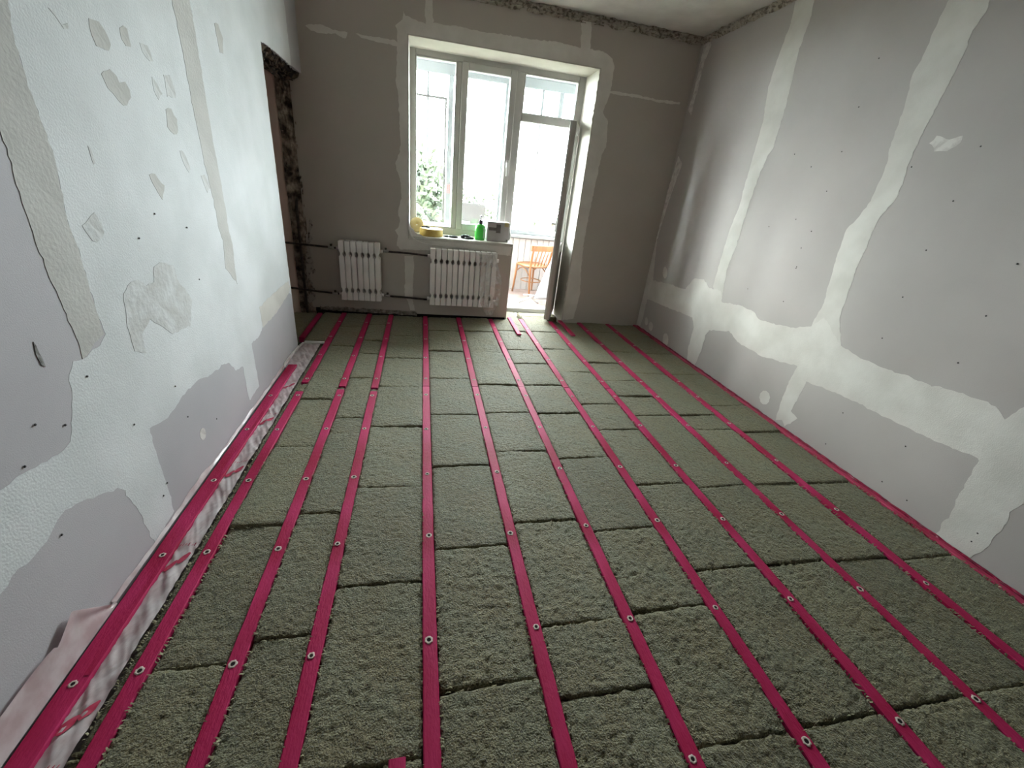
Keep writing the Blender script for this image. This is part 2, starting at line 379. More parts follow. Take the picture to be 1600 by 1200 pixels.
LEFT_PATCHES=[('skim',[(1.525,1.652),(1.507,1.615),(1.489,1.537),(1.491,1.487),(1.492,1.415),(1.495,1.329),(1.494,1.255),(1.481,1.184),(1.473,1.111),(1.477,1.072),(1.474,0.973),(1.469,0.875),(1.477,0.798),(1.439,0.774),(1.358,0.762),(1.324,0.771),(1.295,0.742),(1.281,0.688),(1.26,0.643),(1.217,0.567),(1.207,0.564),(1.164,0.558),(1.113,0.568),(1.042,0.579),(0.995,0.576),(0.93,0.584),(0.821,0.353),(0.89,0.353),(0.926,0.365),(0.971,0.36),(1.018,0.367),(1.074,0.388),(1.121,0.403),(1.177,0.384),(1.213,0.363),(1.256,0.348),(1.311,0.324),(1.339,0.29),(1.351,0.219),(1.369,0.154),(1.37,0.101),(1.385,0.002),(1.533,0.023),(1.538,0.123),(1.536,0.244),(1.533,0.358),(1.541,0.411),(1.637,0.391),(1.73,0.404),(1.784,0.42),(1.923,0.425),(2.046,0.397),(2.174,0.392),(2.237,0.375),(2.305,0.301),(2.394,0.285),(2.391,0.118),(2.399,0.069),(2.567,0.08),(2.565,0.223),(2.562,0.358),(2.694,0.359),(2.78,0.392),(3.369,0.466),(3.455,0.425),(3.455,0.998),(3.45,1.508),(3.457,1.984),(3.752,1.995),(4.136,1.982),(4.126,2.26),(4.11,2.467),(3.838,2.477)]),
('grey',[(1.5,1.644),(1.525,1.652),(1.507,1.615),(1.489,1.537),(1.491,1.487),(1.492,1.415),(1.495,1.329),(1.494,1.255),(1.481,1.184),(1.473,1.111),(1.477,1.072),(1.474,0.973),(1.469,0.875),(1.47,0.801),(1.358,0.762),(1.361,0.85),(1.355,0.93),(1.345,1.036),(1.343,1.1),(1.346,1.168),(1.35,1.212),(1.358,1.276),(1.357,1.34),(1.339,1.546),(1.367,1.604)]),
('grey',[(2.378,1.907),(2.375,1.871),(2.381,1.739),(2.38,1.635),(2.378,1.483),(2.39,1.313),(2.406,1.177),(2.413,1.009),(2.434,0.957),(2.406,0.821),(2.51,0.719),(2.539,0.924),(2.523,0.998),(2.531,1.217),(2.521,1.382),(2.531,1.618),(2.536,1.787),(2.536,1.917),(2.537,1.955)]),
('grey',[(1.809,1.669),(1.853,1.673),(1.875,1.655),(1.885,1.638),(1.887,1.622),(1.869,1.603),(1.811,1.603),(1.802,1.629)]),
('grey',[(1.959,1.683),(1.984,1.695),(2.003,1.691),(2.002,1.67),(2.003,1.642),(1.973,1.638),(1.955,1.654)]),
('grey',[(1.799,1.531),(1.85,1.552),(1.877,1.539),(1.883,1.522),(1.917,1.53),(1.933,1.509),(1.928,1.486),(1.895,1.46),(1.857,1.466),(1.836,1.484),(1.814,1.496)]),
('grey',[(2.145,1.478),(2.189,1.486),(2.218,1.453),(2.203,1.405),(2.169,1.396),(2.129,1.419)]),
('grey',[(1.927,1.251),(1.966,1.254),(2.013,1.214),(1.976,1.165),(1.956,1.192)]),
('grey',[(2.77,1.898),(2.816,1.906),(2.849,1.858),(2.823,1.791),(2.783,1.787)]),
('grey_thin',[(2.062,1.667),(2.111,1.67),(2.122,1.656),(2.126,1.625),(2.085,1.629),(2.068,1.642)]),
('grey_thin',[(2.096,1.574),(2.125,1.555),(2.145,1.528),(2.108,1.504),(2.089,1.531)]),
('grey_thin',[(2.183,1.595),(2.229,1.602),(2.249,1.568),(2.245,1.529),(2.177,1.523),(2.18,1.557)]),
('grey_thin',[(2.331,1.247),(2.37,1.251),(2.403,1.194),(2.364,1.175)]),
('grey_thin',[(1.646,1.649),(1.666,1.634),(1.684,1.614),(1.704,1.619),(1.707,1.632),(1.68,1.621),(1.665,1.646)]),
('grey_thin',[(2.187,1.339),(2.223,1.33),(2.246,1.273),(2.23,1.258),(2.198,1.294)]),
('grey_thin',[(1.644,1.328),(1.654,1.323),(1.656,1.282),(1.646,1.279)]),
('grey_thin',[(1.521,1.117),(1.589,1.148),(1.604,1.117),(1.605,1.088),(1.578,1.069),(1.544,1.071)]),
('grey_thin',[(1.609,0.893),(1.663,0.92),(1.706,0.917),(1.74,0.889),(1.79,0.891),(1.814,0.943),(1.857,0.952),(1.943,0.926),(1.947,0.871),(2.026,0.763),(1.963,0.663),(1.826,0.676),(1.711,0.775),(1.646,0.739),(1.637,0.669),(1.582,0.698),(1.581,0.789),(1.599,0.85)]),
('scuff',[(1.227,0.865),(1.23,0.853),(1.23,0.832),(1.233,0.82),(1.233,0.792),(1.223,0.801),(1.221,0.82),(1.22,0.833)]),
('putty',[(2.767,0.519),(2.955,0.53),(3.403,0.541),(3.462,0.465),(3.058,0.397),(2.776,0.384)]),
('putty_thin',[(1.883,0.168),(1.872,0.156),(1.855,0.154),(1.841,0.164),(1.834,0.18),(1.836,0.198),(1.847,0.21),(1.863,0.212),(1.878,0.203),(1.886,0.186)])]
BACK_PATCHES=[('putty',[(-0.209,0.664),(-0.246,0.698),(-0.232,0.795),(-0.261,0.84),(-0.231,0.865),(-0.212,0.925),(-0.229,1.015),(-0.195,1.13),(-0.207,1.292),(-0.248,1.419),(-0.21,1.5),(-0.198,1.602),(-0.207,1.748),(-0.212,1.936),(-0.231,2.024),(-0.22,2.267),(-0.218,2.392),(-0.23,2.411),(-0.172,2.461),(-0.166,2.518),(-0.147,2.485),(-0.066,2.473),(0.01,2.459),(0.004,2.528),(0.007,2.688),(0.057,2.695),(0.071,2.473),(0.242,2.482),(0.482,2.475),(0.7,2.481),(0.896,2.483),(1.123,2.503),(1.343,2.489),(1.319,2.685),(1.336,2.722),(1.409,2.707),(1.432,2.493),(1.553,2.496),(1.654,2.455),(1.687,2.388),(1.682,2.178),(1.645,2.047),(1.711,1.978),(1.736,1.767),(1.703,1.698),(1.692,1.482),(1.678,1.202),(1.669,0.867),(1.688,0.602),(1.723,0.322),(1.696,0.04),(1.554,0.011),(1.561,1.173),(1.551,2.368),(-0.132,2.368),(-0.137,0.966),(-0.111,0.881),(-0.062,0.832),(0.048,0.793),(0.9,0.796),(0.898,0.681),(0.535,0.706),(0.188,0.687),(0.0,0.674)]),
('putty_thin',[(1.672,2.222),(1.82,2.221),(1.982,2.222),(2.184,2.212),(2.406,2.22),(2.404,2.204),(2.177,2.191),(1.89,2.2),(1.684,2.198)]),
('putty_thin',[(-0.913,2.31),(-0.869,2.326),(-0.803,2.334),(-0.747,2.325),(-0.71,2.312),(-0.643,2.313),(-0.6,2.312),(-0.617,2.272),(-0.655,2.279),(-0.692,2.294),(-0.76,2.28),(-0.817,2.277),(-0.873,2.284)]),
('putty_thin',[(-0.537,2.315),(-0.39,2.314),(-0.32,2.315),(-0.239,2.319),(-0.214,2.305),(-0.215,2.276),(-0.311,2.283),(-0.42,2.288),(-0.499,2.294)]),
('putty',[(-0.173,0.606),(-0.087,0.612),(-0.08,0.486),(-0.093,0.291),(-0.093,0.157),(-0.074,0.055),(-0.119,0.053),(-0.139,0.141),(-0.177,0.193),(-0.169,0.404)]),
('scuff_thin',[(-1.022,0.89),(-0.995,0.863),(-1.008,0.802),(-1.029,0.74),(-1.009,0.711),(-1.027,0.678),(-1.044,0.662),(-1.026,0.457),(-1.008,0.393),(-1.041,0.375),(-1.053,0.407),(-1.075,0.34),(-1.049,0.292),(-1.033,0.208),(-1.041,0.122),(-1.118,0.066),(-1.098,0.42),(-1.066,0.66)])]
RIGHT_SCREWS=[(2.49,2.19),(2.5,1.96),(2.5,1.73),(2.69,1.65),(2.5,1.51),(2.87,1.73),(2.66,1.33),(2.5,1.27),(2.88,1.26),(2.53,1.16),(2.51,1.04),(1.77,1.72),(1.77,1.49),(1.78,1.26),(1.78,1.02),(1.41,1.26),(2.51,0.8),(2.88,0.8),(2.04,1.64),(2.51,1.03),(2.51,0.8),(1.78,0.79),(1.41,0.8),(1.41,1.03),(1.79,0.31),(1.8,0.08),(1.42,0.32),(1.43,0.08),(1.78,1.02),(1.0,0.13),(1.0,0.08),(1.41,0.8),(1.29,0.07)]
LEFT_SCREWS=[(1.9,1.12),(1.77,1.05),(2.11,1.05),(2.12,0.83),(1.35,0.71),(1.78,0.32),(2.0,0.18),(1.22,0.62),(1.47,0.47),(1.14,0.67),(1.75,0.48),(1.54,0.16),(1.5,0.13),(1.07,0.59),(1.08,0.35)]

# ------------------------------------------------------------------ room shell
floor = tag(box('floor', (XP, YR, -0.2), (XR + 0.2, YB + 0.35, -0.062), M['subfloor']), kind='structure')
ceiling = tag(box('ceiling', (XP - 0.1, YR - 0.1, ZC), (XR + 0.2, 4.95, ZC + 0.15), M['ceiling']), kind='structure')
wall_left = tag(boxes('wall_left', [((XL - 0.10, YR, -0.065), (XL, 3.45, ZC)), ((XL - 0.10, 3.45, 1.99), (XL, YB, ZC))], M['drywall_left']), kind='structure')
wall_right = tag(box('wall_right', (XR, YR, -0.065), (XR + 0.15, 4.95, ZC), M['drywall']), kind='structure')
wall_back = tag(boxes('wall_back', [((-1.07, YB, 0.045), (WX0, 4.95, ZC)), ((WX0, YB, WZ1), (WX1, 4.95, ZC)), ((WX1, YB, -0.065), (XR, 4.95, ZC)),
                                    ((WX0, YB, 0.02), (DX, 4.93, WZ0 - 0.02))], M['drywall_back']), kind='structure')
wall_rear = tag(box('wall_rear', (XP, YR - 0.1, -0.065), (XR + 0.15, YR, ZC), M['rear']), kind='structure')  # unseen wall, set far back and darkened to weaken bounced light
wall_passage = tag(boxes('wall_passage', [((XP - 0.1, YR, -0.065), (XP, 4.95, ZC)), ((XP, YB + 0.03, -0.065), (-1.07, 4.95, ZC))], M['brown_board']), kind='structure')  # the unseen side wall is added so that light does not leak
gap_shade_strip = tag(box('painted_gap_shade', (-1.07, YB + 0.04, -0.062), (DX, YB + 0.10, 0.05), M['hole_shade']), kind='structure')  # black strip behind the board edge, painting the shade of the gap

# pinkish-brown board and the stained concrete edge seen through the opening
board = box('brown_board', (-1.42, YB + 0.0, -0.06), (-1.195, YB + 0.03, 2.2), M['brown_board'], wall_passage)
v = []; f = []
NU, NV = 26, 150
for j in range(NV + 1):
    for i in range(NU + 1):
        z = -0.06 + j / NV * 2.20; x = -1.192 + i / NU * 0.145
        d = 0.018 * noise.fractal(Vector((x * 14, z * 9, 1.3)), 1.0, 2.0, 5) + 0.012 * noise.noise(Vector((x * 60, z * 40, 4.0)))
        v.append((x, YB + 0.006 - d * 1.2 + 0.02 * (i in (0, NU)), z))
for j in range(NV):
    for i in range(NU):
        a = j * (NU + 1) + i; f.append((a, a + 1, a + NU + 2, a + NU + 1))
conc = link('concrete_edge', pyd('concrete_edge', v, f), M['concrete'], wall_back)
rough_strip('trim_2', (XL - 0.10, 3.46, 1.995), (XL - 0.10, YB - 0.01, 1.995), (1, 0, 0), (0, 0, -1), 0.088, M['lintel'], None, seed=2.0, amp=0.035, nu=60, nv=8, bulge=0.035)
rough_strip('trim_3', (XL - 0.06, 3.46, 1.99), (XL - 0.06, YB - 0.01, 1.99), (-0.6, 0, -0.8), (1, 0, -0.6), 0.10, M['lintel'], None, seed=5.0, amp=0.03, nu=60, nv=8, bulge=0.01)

# ragged joint between walls and ceiling
rough_strip('trim_4', (-0.97, YB - 0.004, ZC - 0.075), (XR, YB - 0.004, ZC - 0.065), (0, 0, 1), (0, -1, 0), 0.085, M['rough_plaster'], None, seed=1.0, amp=0.03, nu=260, nv=9, bulge=0.018)
rough_strip('trim_5', (XR - 0.004, 0.6, ZC - 0.05), (XR - 0.004, YB, ZC - 0.062), (0, 0, 1), (-1, 0, 0), 0.07, M['rough_plaster'], None, seed=3.0, amp=0.03, nu=260, nv=8, bulge=0.016)
# torn bottom edge of the window wall
rough_strip('trim_6', (-1.0, YB - 0.002, 0.02), (-0.05, YB - 0.002, 0.0), (0, 0, 1), (0, -1, 0), 0.045, M['torn'], None, seed=8.0, amp=0.022, nu=110, nv=6, bulge=0.006)

THICK = {'skim': 0.0005, 'putty': 0.0009, 'putty_thin': 0.0006, 'grey': 0.0012, 'grey_thin': 0.0010, 'scuff': 0.0014, 'scuff_thin': 0.0014}
PNAME = {'skim': 'skim_coat', 'putty': 'putty_seam', 'putty_thin': 'putty_smear', 'grey': 'filler_patch', 'grey_thin': 'filler_patch', 'scuff': 'scuff_mark', 'scuff_thin': 'damp_stain'}
for wall, plist, to3, nrm in ((wall_right, RIGHT_PATCHES, lambda u, w: (XR, u, w), (-1, 0, 0)),
                              (wall_left, LEFT_PATCHES, lambda u, w: (XL, u, w), (1, 0, 0)),
                              (wall_back, BACK_PATCHES, lambda u, w: (u, YB, w), (0, -1, 0))):
    for i, (kind, pts) in enumerate(plist):
        if wall is not wall_back:
            pts = [(min(u, 3.445 if (wall is wall_left and w < 1.94) else YB - 0.003), max(0.0, min(w, ZC - 0.004))) for u, w in pts]
        amp = {'scuff': 0.003, 'skim': 0.007}.get(kind, 0.006)
        mm = M['putty_back'] if (wall is wall_back and kind.startswith('putty')) else M[kind]
        prism(PNAME[kind], rough_edge(pts, 0.016, amp, i * 1.7), to3, nrm, THICK[kind] + 0.00002 * i, mm, wall)

bm = bmesh.new(); add_lathe(bm, [(0.0, 0.002), (0.0026, 0.002), (0.0038, 0.0)], n=10); screw_me = bm_mesh('screw_head', bm); screw_me.materials.append(M['screw'])
for wall, lst, x, ry in ((wall_right, RIGHT_SCREWS, XR, -math.pi / 2), (wall_left, LEFT_SCREWS, XL, math.pi / 2)):
    for (u, w) in lst:
        if not (0.02 < w < 2.7 and u < 3.44 or wall is wall_right): continue
        o = link('screw_head', screw_me, None, wall, (x + (0.0018 if x < 0 else -0.0018), u, w)); o.rotation_euler = (0, ry, 0)

# ------------------------------------------------------------------ window, sill, balcony door
win = struct_empty('window_1', ((WX0 + WX1) / 2, FY, WZ0))
boxes('reveal_lining', [((WX0 - 0.001, YB - 0.003, WZ0), (WX0 + 0.008, FY + 0.02, WZ1)), ((WX0, YB - 0.003, WZ1 - 0.008), (WX1, FY + 0.02, WZ1 + 0.001)),
                        ((WX1 - 0.008, YB - 0.003, 0.0), (WX1 + 0.001, FY + 0.02, WZ1)), ((DX - 0.001, YB - 0.002, 0.0), (DX + 0.006, FY + 0.02, WZ0 - 0.02))], M['reveal'], win)
sill = box('window_sill', (WX0, YB - 0.012, WZ0 - 0.028), (DX + 0.008, FY + 0.01, WZ0 + 0.002), M['reveal'], win, bevel=0.006, seg=2)
F0, F1 = FY, FY + 0.07
boxes('outer_frame', [((WX0, F0, WZ0), (-0.075, F1, WZ1)), ((-0.075, F0, 2.318), (1.49, F1, WZ1)), ((-0.075, F0, WZ0), (DX + 0.05, F1, 0.868)),
                      ((0.30, F0, 0.868), (0.345, F1, 2.318)), ((0.865, F0, 0.0), (0.945, F1, 2.318)), ((1.49, F0, 0.0), (WX1, F1, WZ1)),
                      ((0.945, F0, 1.925), (1.49, F1, 1.99)), ((0.945, F0 - 0.01, -0.03), (1.49, 4.96, 0.035))], M['upvc'], win, bevel=0.005)
def sash(parent, x0, x1, z0, z1, w, y0, y1, name='sash'):
    s = boxes(name, [((x0, y0, z0), (x0 + w, y1, z1)), ((x1 - w, y0, z0), (x1, y1, z1)), ((x0 + w, y0, z1 - w), (x1 - w, y1, z1)), ((x0 + w, y0, z0), (x1 - w, y1, z0 + w))], M['upvc'], parent, bevel=0.005)
    return s
def pane(parent, x0, x1, z0, z1, y):
    return box('pane', (x0, y - 0.002, z0), (x1, y + 0.002, z1), M['glass'], parent)
s1 = sash(win, 0.345, 0.868, 0.862, 2.325, 0.062, FY - 0.018, FY + 0.05)
pane(win, 0.40, 0.815, 0.92, 2.27, FY + 0.03)
pane(win, -0.08, 0.305, 0.863, 2.323, FY + 0.035)
pane(win, 0.94, 1.495, 1.985, 2.323, FY + 0.035)
b1 = sash(win, -0.078, 0.303, 0.865, 2.321, 0.014, FY - 0.002, FY + 0.05, 'glazing_bead')
b2 = sash(win, 0.942, 1.493, 1.987, 2.321, 0.014, FY - 0.002, FY + 0.05, 'glazing_bead')
hd = boxes('window_handle', [((0.822, FY - 0.034, 1.495), (0.850, FY - 0.018, 1.57)), ((0.829, FY - 0.062, 1.525), (0.844, FY - 0.030, 1.545)), ((0.828, FY - 0.066, 1.42), (0.846, FY - 0.052, 1.545))], M['upvc'], win, bevel=0.004)

# the balcony door leaf stands open into the room, seen almost edge on
DL = struct_empty('door_1', (1.492, FY - 0.01, 0.04))
DW, DH, DT = 0.455, 1.895, 0.062
def dpart(name, lst, m, bevel=0.004, parent=None):
    bm = bmesh.new()
    for a, b in lst: add_box(bm, a, b, bevel)
    o = bpy.data.objects.new(name, bm_mesh(name, bm)); COL.objects.link(o); o.data.materials.append(m); o.parent = parent or DL
    WPOS[o.name] = Vector(); return o
leaf = dpart('leaf_frame', [((-DW, -DT, 0), (-DW + 0.085, 0, DH)), ((-0.085, -DT, 0), (0, 0, DH)), ((-DW + 0.085, -DT, DH - 0.085), (-0.085, 0, DH)), ((-DW + 0.085, -DT, 0), (-0.085, 0, 0.095)), ((-DW + 0.085, -DT, 0.70), (-0.085, 0, 0.79))], M['upvc'])
dpart('leaf_edge', [((-DW - 0.003, -DT + 0.008, 0.004), (-DW + 0.002, -0.022, DH - 0.004))], M['gasket'], 0.0)
dpart('pane', [((-DW + 0.08, -0.034, 0.785), (-0.08, -0.030, DH - 0.08))], M['glass'], 0.0)
dpart('lower_panel', [((-DW + 0.08, -0.042, 0.09), (-0.08, -0.022, 0.705))], M['upvc'], 0.0)
dh = dpart('door_handle', [((-DW + 0.018, 0.0, 0.92), (-DW + 0.048, 0.012, 1.06)), ((-DW + 0.025, 0.01, 0.985), (-DW + 0.041, 0.05, 1.0)), ((-DW + 0.025, 0.042, 0.983), (-DW + 0.15, 0.056, 1.002))], M['metal'])
dpart('lock_plate', [((-DW - 0.005, -DT + 0.024, 0.80), (-DW, -0.036, 1.15))], M['metal'], 0.0)
for hz in (0.12, 1.78):
    dpart('hinge', [((-0.022, -0.002, hz), (0.006, 0.02, hz + 0.09))], M['upvc'])
DL.rotation_euler = (0, 0, math.radians(68))

# bent corner bead under the sill
bead = thing('corner_bead', (-0.12, YB - 0.012, 0.9), 'white plastic corner bead bent loosely round the left end of the sill', 'trim bead')
bp = [(-0.132, 1.02), (-0.133, 0.93), (-0.128, 0.86), (-0.105, 0.80), (-0.06, 0.758), (0.0, 0.738), (0.10, 0.728), (0.22, 0.726), (0.36, 0.727), (0.47, 0.725)]
v = []; f = []
dense = []
for i in range(len(bp) - 1):
    for k in range(6):
        t = k / 6; dense.append((bp[i][0] * (1 - t) + bp[i + 1][0] * t, bp[i][1] * (1 - t) + bp[i + 1][1] * t))
for i, (x, z) in enumerate(dense):
    a = Vector(dense[max(i - 1, 0)]); b = Vector(dense[min(i + 1, len(dense) - 1)]); t = (b - a).normalized(); nx, nz = -t.y, t.x
    for (s, d) in ((-0.008, 0.0), (-0.006, -0.012), (0.006, -0.012), (0.008, 0.0)):
        v.append((x + nx * s, YB + d - 0.0025, z + nz * s))
for i in range(len(dense) - 1):
    for k in range(4):
        f.append((i * 4 + k, i * 4 + (k + 1) % 4, i * 4 + 4 + (k + 1) % 4, i * 4 + 4 + k))
bmx = bmesh.new(); bv = [bmx.verts.new(Vector(p) - WPOS[bead.name]) for p in v]
for q in f: bmx.faces.new([bv[k] for k in q])
link('bead_profile', bm_mesh('bead_profile', bmx), M['bead'], bead, WPOS[bead.name])

# ------------------------------------------------------------------ balcony
BY = 5.95
bfloor = tag(box('floor_balcony', (-1.6, 4.95, -0.12), (3.0, BY + 0.12, 0.0), M['balcony_floor']), kind='structure')
bceil = tag(box('ceiling_balcony', (-1.6, 4.95, 2.52), (3.0, BY + 0.3, 2.66), M['upvc_balcony']), kind='structure')
bend = tag(box('wall_balcony_end', (2.9, 4.95, 0.0), (3.0, BY, 2.52), M['panel_white']), kind='structure')
bend2 = tag(box('wall_balcony_side', (-1.6, 4.95, 0.0), (-1.5, BY, 0.74), M['panel_white']), kind='structure')
para = struct_empty('wall_balcony_front', (0.7, BY, 0.0))
box('parapet_core', (-1.6, BY + 0.02, 0.0), (3.0, BY + 0.10, 0.72), M['panel_white'], para)
PW = 0.085
pl0 = None
nplank = int(4.4 / PW)
bm = bmesh.new(); add_box(bm, (-PW / 2 + 0.002, -0.012, 0), (PW / 2 - 0.002, 0.02, 0.70), 0.006); plank_me = bm_mesh('plank', bm); plank_me.materials.append(M['panel_white'])
for i in range(nplank):
    link('plank', plank_me, None, para, (-1.46 + i * PW, BY, 0.0))
box('parapet_sill', (-1.6, BY - 0.10, 0.712), (2.9, BY + 0.14, 0.745), M['upvc_balcony'], para, bevel=0.006)
bw = struct_empty('window_2', (0.7, BY + 0.06, 0.745))
G0, G1 = BY + 0.03, BY + 0.09
posts = [-1.5, -0.95, -0.32, 0.315, 0.99, 1.665, 2.28, 2.9]
for p in posts: box('post', (p - 0.03, G0, 0.80), (p + 0.03, G1, 2.42), M['upvc_balcony'], bw, bevel=0.004)
boxes('rail', [((-1.5, G0, 2.42), (2.9, G1, 2.52)), ((-1.5, G0, 0.745), (2.9, G1, 0.80))], M['upvc_balcony'], bw, bevel=0.004)
for a, b in zip(posts, posts[1:]): box('pane', (a + 0.03, G0 + 0.028, 0.80), (b - 0.03, G0 + 0.032, 2.42), M['glass'], bw)
for p, z0, z1 in ((1.43, 0.8, 2.42), (0.05, 1.45, 2.42)): box('mullion', (p - 0.014, G0 + 0.01, z0), (p + 0.014, G1 - 0.01, z1), M['upvc_balcony'], bw)
boxes('opened_sash', [((-0.09, G0 - 0.03, 2.168), (0.27, G0 - 0.01, 2.192)), ((0.246, G0 - 0.03, 0.85), (0.27, G0 - 0.01, 2.168))], M['sash_grey'], bw)
box('sticker', (0.295, G0 - 0.004, 1.17), (0.335, G0 - 0.001, 1.27), M['sticker'], bw)

# ------------------------------------------------------------------ joists
JW = 0.046
# centre x, list of (y0, y1)
JO = [(-0.925, [(-0.4, 3.09)]), (-0.775, [(-0.4, 2.655), (2.79, 4.43)]), (-0.528, [(-0.4, 2.685), (2.735, 4.43)]), (-0.314, [(-0.4, 2.66), (2.715, 4.43)]),
      (0.035, [(-0.4, 2.742), (2.749, 4.43)]), (0.385, [(-0.4, 2.745), (2.752, 4.43)]), (0.732, [(-0.4, 2.745), (2.752, 4.43)]), (1.084, [(-0.4, 2.732), (2.74, 4.47)]),
      (1.423, [(-0.4, 2.725), (2.733, 4.43)]), (1.766, [(-0.4, 2.738), (2.745, 4.43)]), (2.112, [(-0.4, 2.732), (2.74, 4.42)]), (2.462, [(-0.4, 4.43)])]
HOLES_NEAR = [0.05, 0.468, 0.89, 1.325, 1.75, 2.18, 2.60]
HOLES_FAR = [2.86, 3.28, 3.71, 4.14]
bm = bmesh.new()
n = 14
def ringv(r, z, wob=0.0): return [bm.verts.new((r * (1 + wob * math.sin(3 * k + 1)) * math.cos(k * 2 * math.pi / n), r * (1 + wob * math.sin(3 * k + 1)) * math.sin(k * 2 * math.pi / n), z)) for k in range(n)]
ra, rb, rc, rd = ringv(0.0118, 0.0005, 0.14), ringv(0.0092, 0.0016, 0.08), ringv(0.0066, 0.0014), ringv(0.0060, 0.0006)
fm = []
for A, B in ((ra, rb), (rb, rc), (rc, rd)):
    for k in range(n): bm.faces.new((A[k], A[(k + 1) % n], B[(k + 1) % n], B[k]))
ff = bm.faces.new(rd); ff.material_index = 1  # flat disc, the shade inside the hole is put into its colour
hole_me = bm_mesh('bolt_hole', bm); hole_me.materials.append(M['raw']); hole_me.materials.append(M['hole_shade'])

def joist_mesh(name, x, y0, y1, w=JW, h=0.046, seed=0.0):
    """a slightly wavy board with worn edges, built along y from y0"""
    bm = bmesh.new(); rows = []
    ny = max(2, int((y1 - y0) / 0.03))
    for i in range(ny + 1):
        y = (y1 - y0) * i / ny
        sx = 0.0035 * noise.noise(Vector(((y0 + y) * 0.9, seed, 0)))
        sz = 0.0015 * noise.noise(Vector(((y0 + y) * 1.4, seed, 7)))
        e1 = 0.0012 * noise.noise(Vector(((y0 + y) * 14, seed, 3))); e2 = 0.0016 * noise.noise(Vector(((y0 + y) * 14, seed, 5)))
        prof = [(-w / 2, -h), (-w / 2 + e1, -0.003), (-w / 2 + 0.003 + e1, 0), (0, 0.0004), (w / 2 - 0.003 + e2, 0), (w / 2 + e2, -0.003), (w / 2, -h)]
        rows.append([bm.verts.new((px + sx, y, pz + sz)) for px, pz in prof])
    for a, b in zip(rows, rows[1:]):
        for k in range(6): bm.faces.new((a[k], a[k + 1], b[k + 1], b[k]))
        bm.faces.new((a[6], a[0], b[0], b[6]))
    bm.faces.new(rows[0]); bm.faces.new(rows[-1][::-1])
    return bm_mesh(name, bm)

def jointx(y, seed): return 0.0035 * noise.noise(Vector((y * 0.9, seed, 0)))
for j, (x, segs) in enumerate(JO):
    for s, (y0, y1) in enumerate(segs):
        if j == 0: lab = 'wide magenta-red floor joist running along the foot of the left wall'
        elif j == 11: lab = 'magenta-red floor joist squeezed against the foot of the right wall'
        else: lab = 'magenta-red floor joist, %s line from the left wall, %s' % (ORD[j], 'near length with bolt holes' if s == 0 else 'far length under the window wall')
        o = link('floor_joist', joist_mesh('floor_joist', x, y0, y1, w=0.06 if j == 0 else (0.034 if j == 11 else JW), seed=j * 3.1 + s), M['red_worn'] if j >= 11 else M['red'], None, (x, y0, 0.0))
        tag(o, lab, 'joist', 'red joists across the floor'); o_last = o
        for hy in (HOLES_NEAR if y0 < 1 else HOLES_FAR):
            if j in (11,) or not (y0 + 0.03 < hy < y1 - 0.03): continue
            yy = hy + random.uniform(-0.012, 0.012)
            hs = link('bolt_hole', hole_me, None, o, (x + jointx(yy, j * 3.1 + s) + random.uniform(-0.006, 0.006), yy, 0.0012)); hs.rotation_euler = (0, 0, random.uniform(0, 6))
            k = random.uniform(0.85, 1.1); hs.scale = (k, k, 1)
for x, y0, y1, lab in ((-1.0, 3.67, 4.40, 'short red joist piece lying in the opening of the left wall'),
                       (0.952, 3.90, 4.46, 'short red offcut on the wool just inside the balcony doorway'),
                       (1.532, 3.93, 4.43, 'short red offcut beside a joist at the right door reveal'),
                       (-0.052, 0.0, 0.578, 'red joist stub between the fourth and fifth joists nearest the camera')):
    tag(link('joist_offcut', joist_mesh('joist_offcut', x, y0, y1, w=0.042, h=0.014 if x > -0.9 else 0.046, seed=x * 9), M['red'], None, (x, y0, 0.018 if x > -0.9 else 0.0)), lab, 'joist', 'red joist offcuts')

rag = rough_strip('torn_film_edge', (XR - 0.016, 0.2, 0.0), (XR - 0.016, 4.4, 0.0), (0.75, 0, 0.65), (-0.6, 0, 0.7), 0.014, M['red_dark'], o_last, seed=12.0, amp=0.012, nu=420, nv=4, bulge=0.002)
# ------------------------------------------------------------------ mineral wool slabs
GAPS = {1: [-0.4, 0.35, 0.89, 1.45, 2.02, 2.56, 2.99, 3.5, 4.0, 4.432], 2: [-0.4, 0.42, 0.95, 1.50, 2.14, 2.32, 2.88, 3.35, 3.66, 4.1, 4.432],
        3: [-0.4, 0.58, 1.12, 1.66, 2.21, 2.74, 3.26, 3.8, 4.432], 4: [-0.4, 0.18, 0.73, 1.26, 1.81, 2.34, 2.89, 3.44, 3.97, 4.432],
        5: [-0.4, 0.12, 0.66, 0.89, 1.38, 1.92, 2.36, 2.78, 3.45, 4.0, 4.432], 6: [-0.4, 0.49, 0.9, 1.30, 1.85, 2.35, 2.78, 3.2, 3.52, 4.05, 4.432],
        7: [-0.4, 0.49, 1.05, 1.59, 2.14, 2.48, 3.03, 3.56, 4.05, 4.60], 8: [-0.4, 0.49, 1.04, 1.55, 2.32, 2.60, 2.87, 3.25, 3.75, 4.432],
        9: [-0.4, 0.49, 1.03, 1.55, 2.12, 2.31, 3.03, 3.53, 4.10, 4.432], 10: [-0.4, 0.45, 1.00, 1.54, 2.08, 2.45, 3.01, 3.5, 4.0, 4.432]}

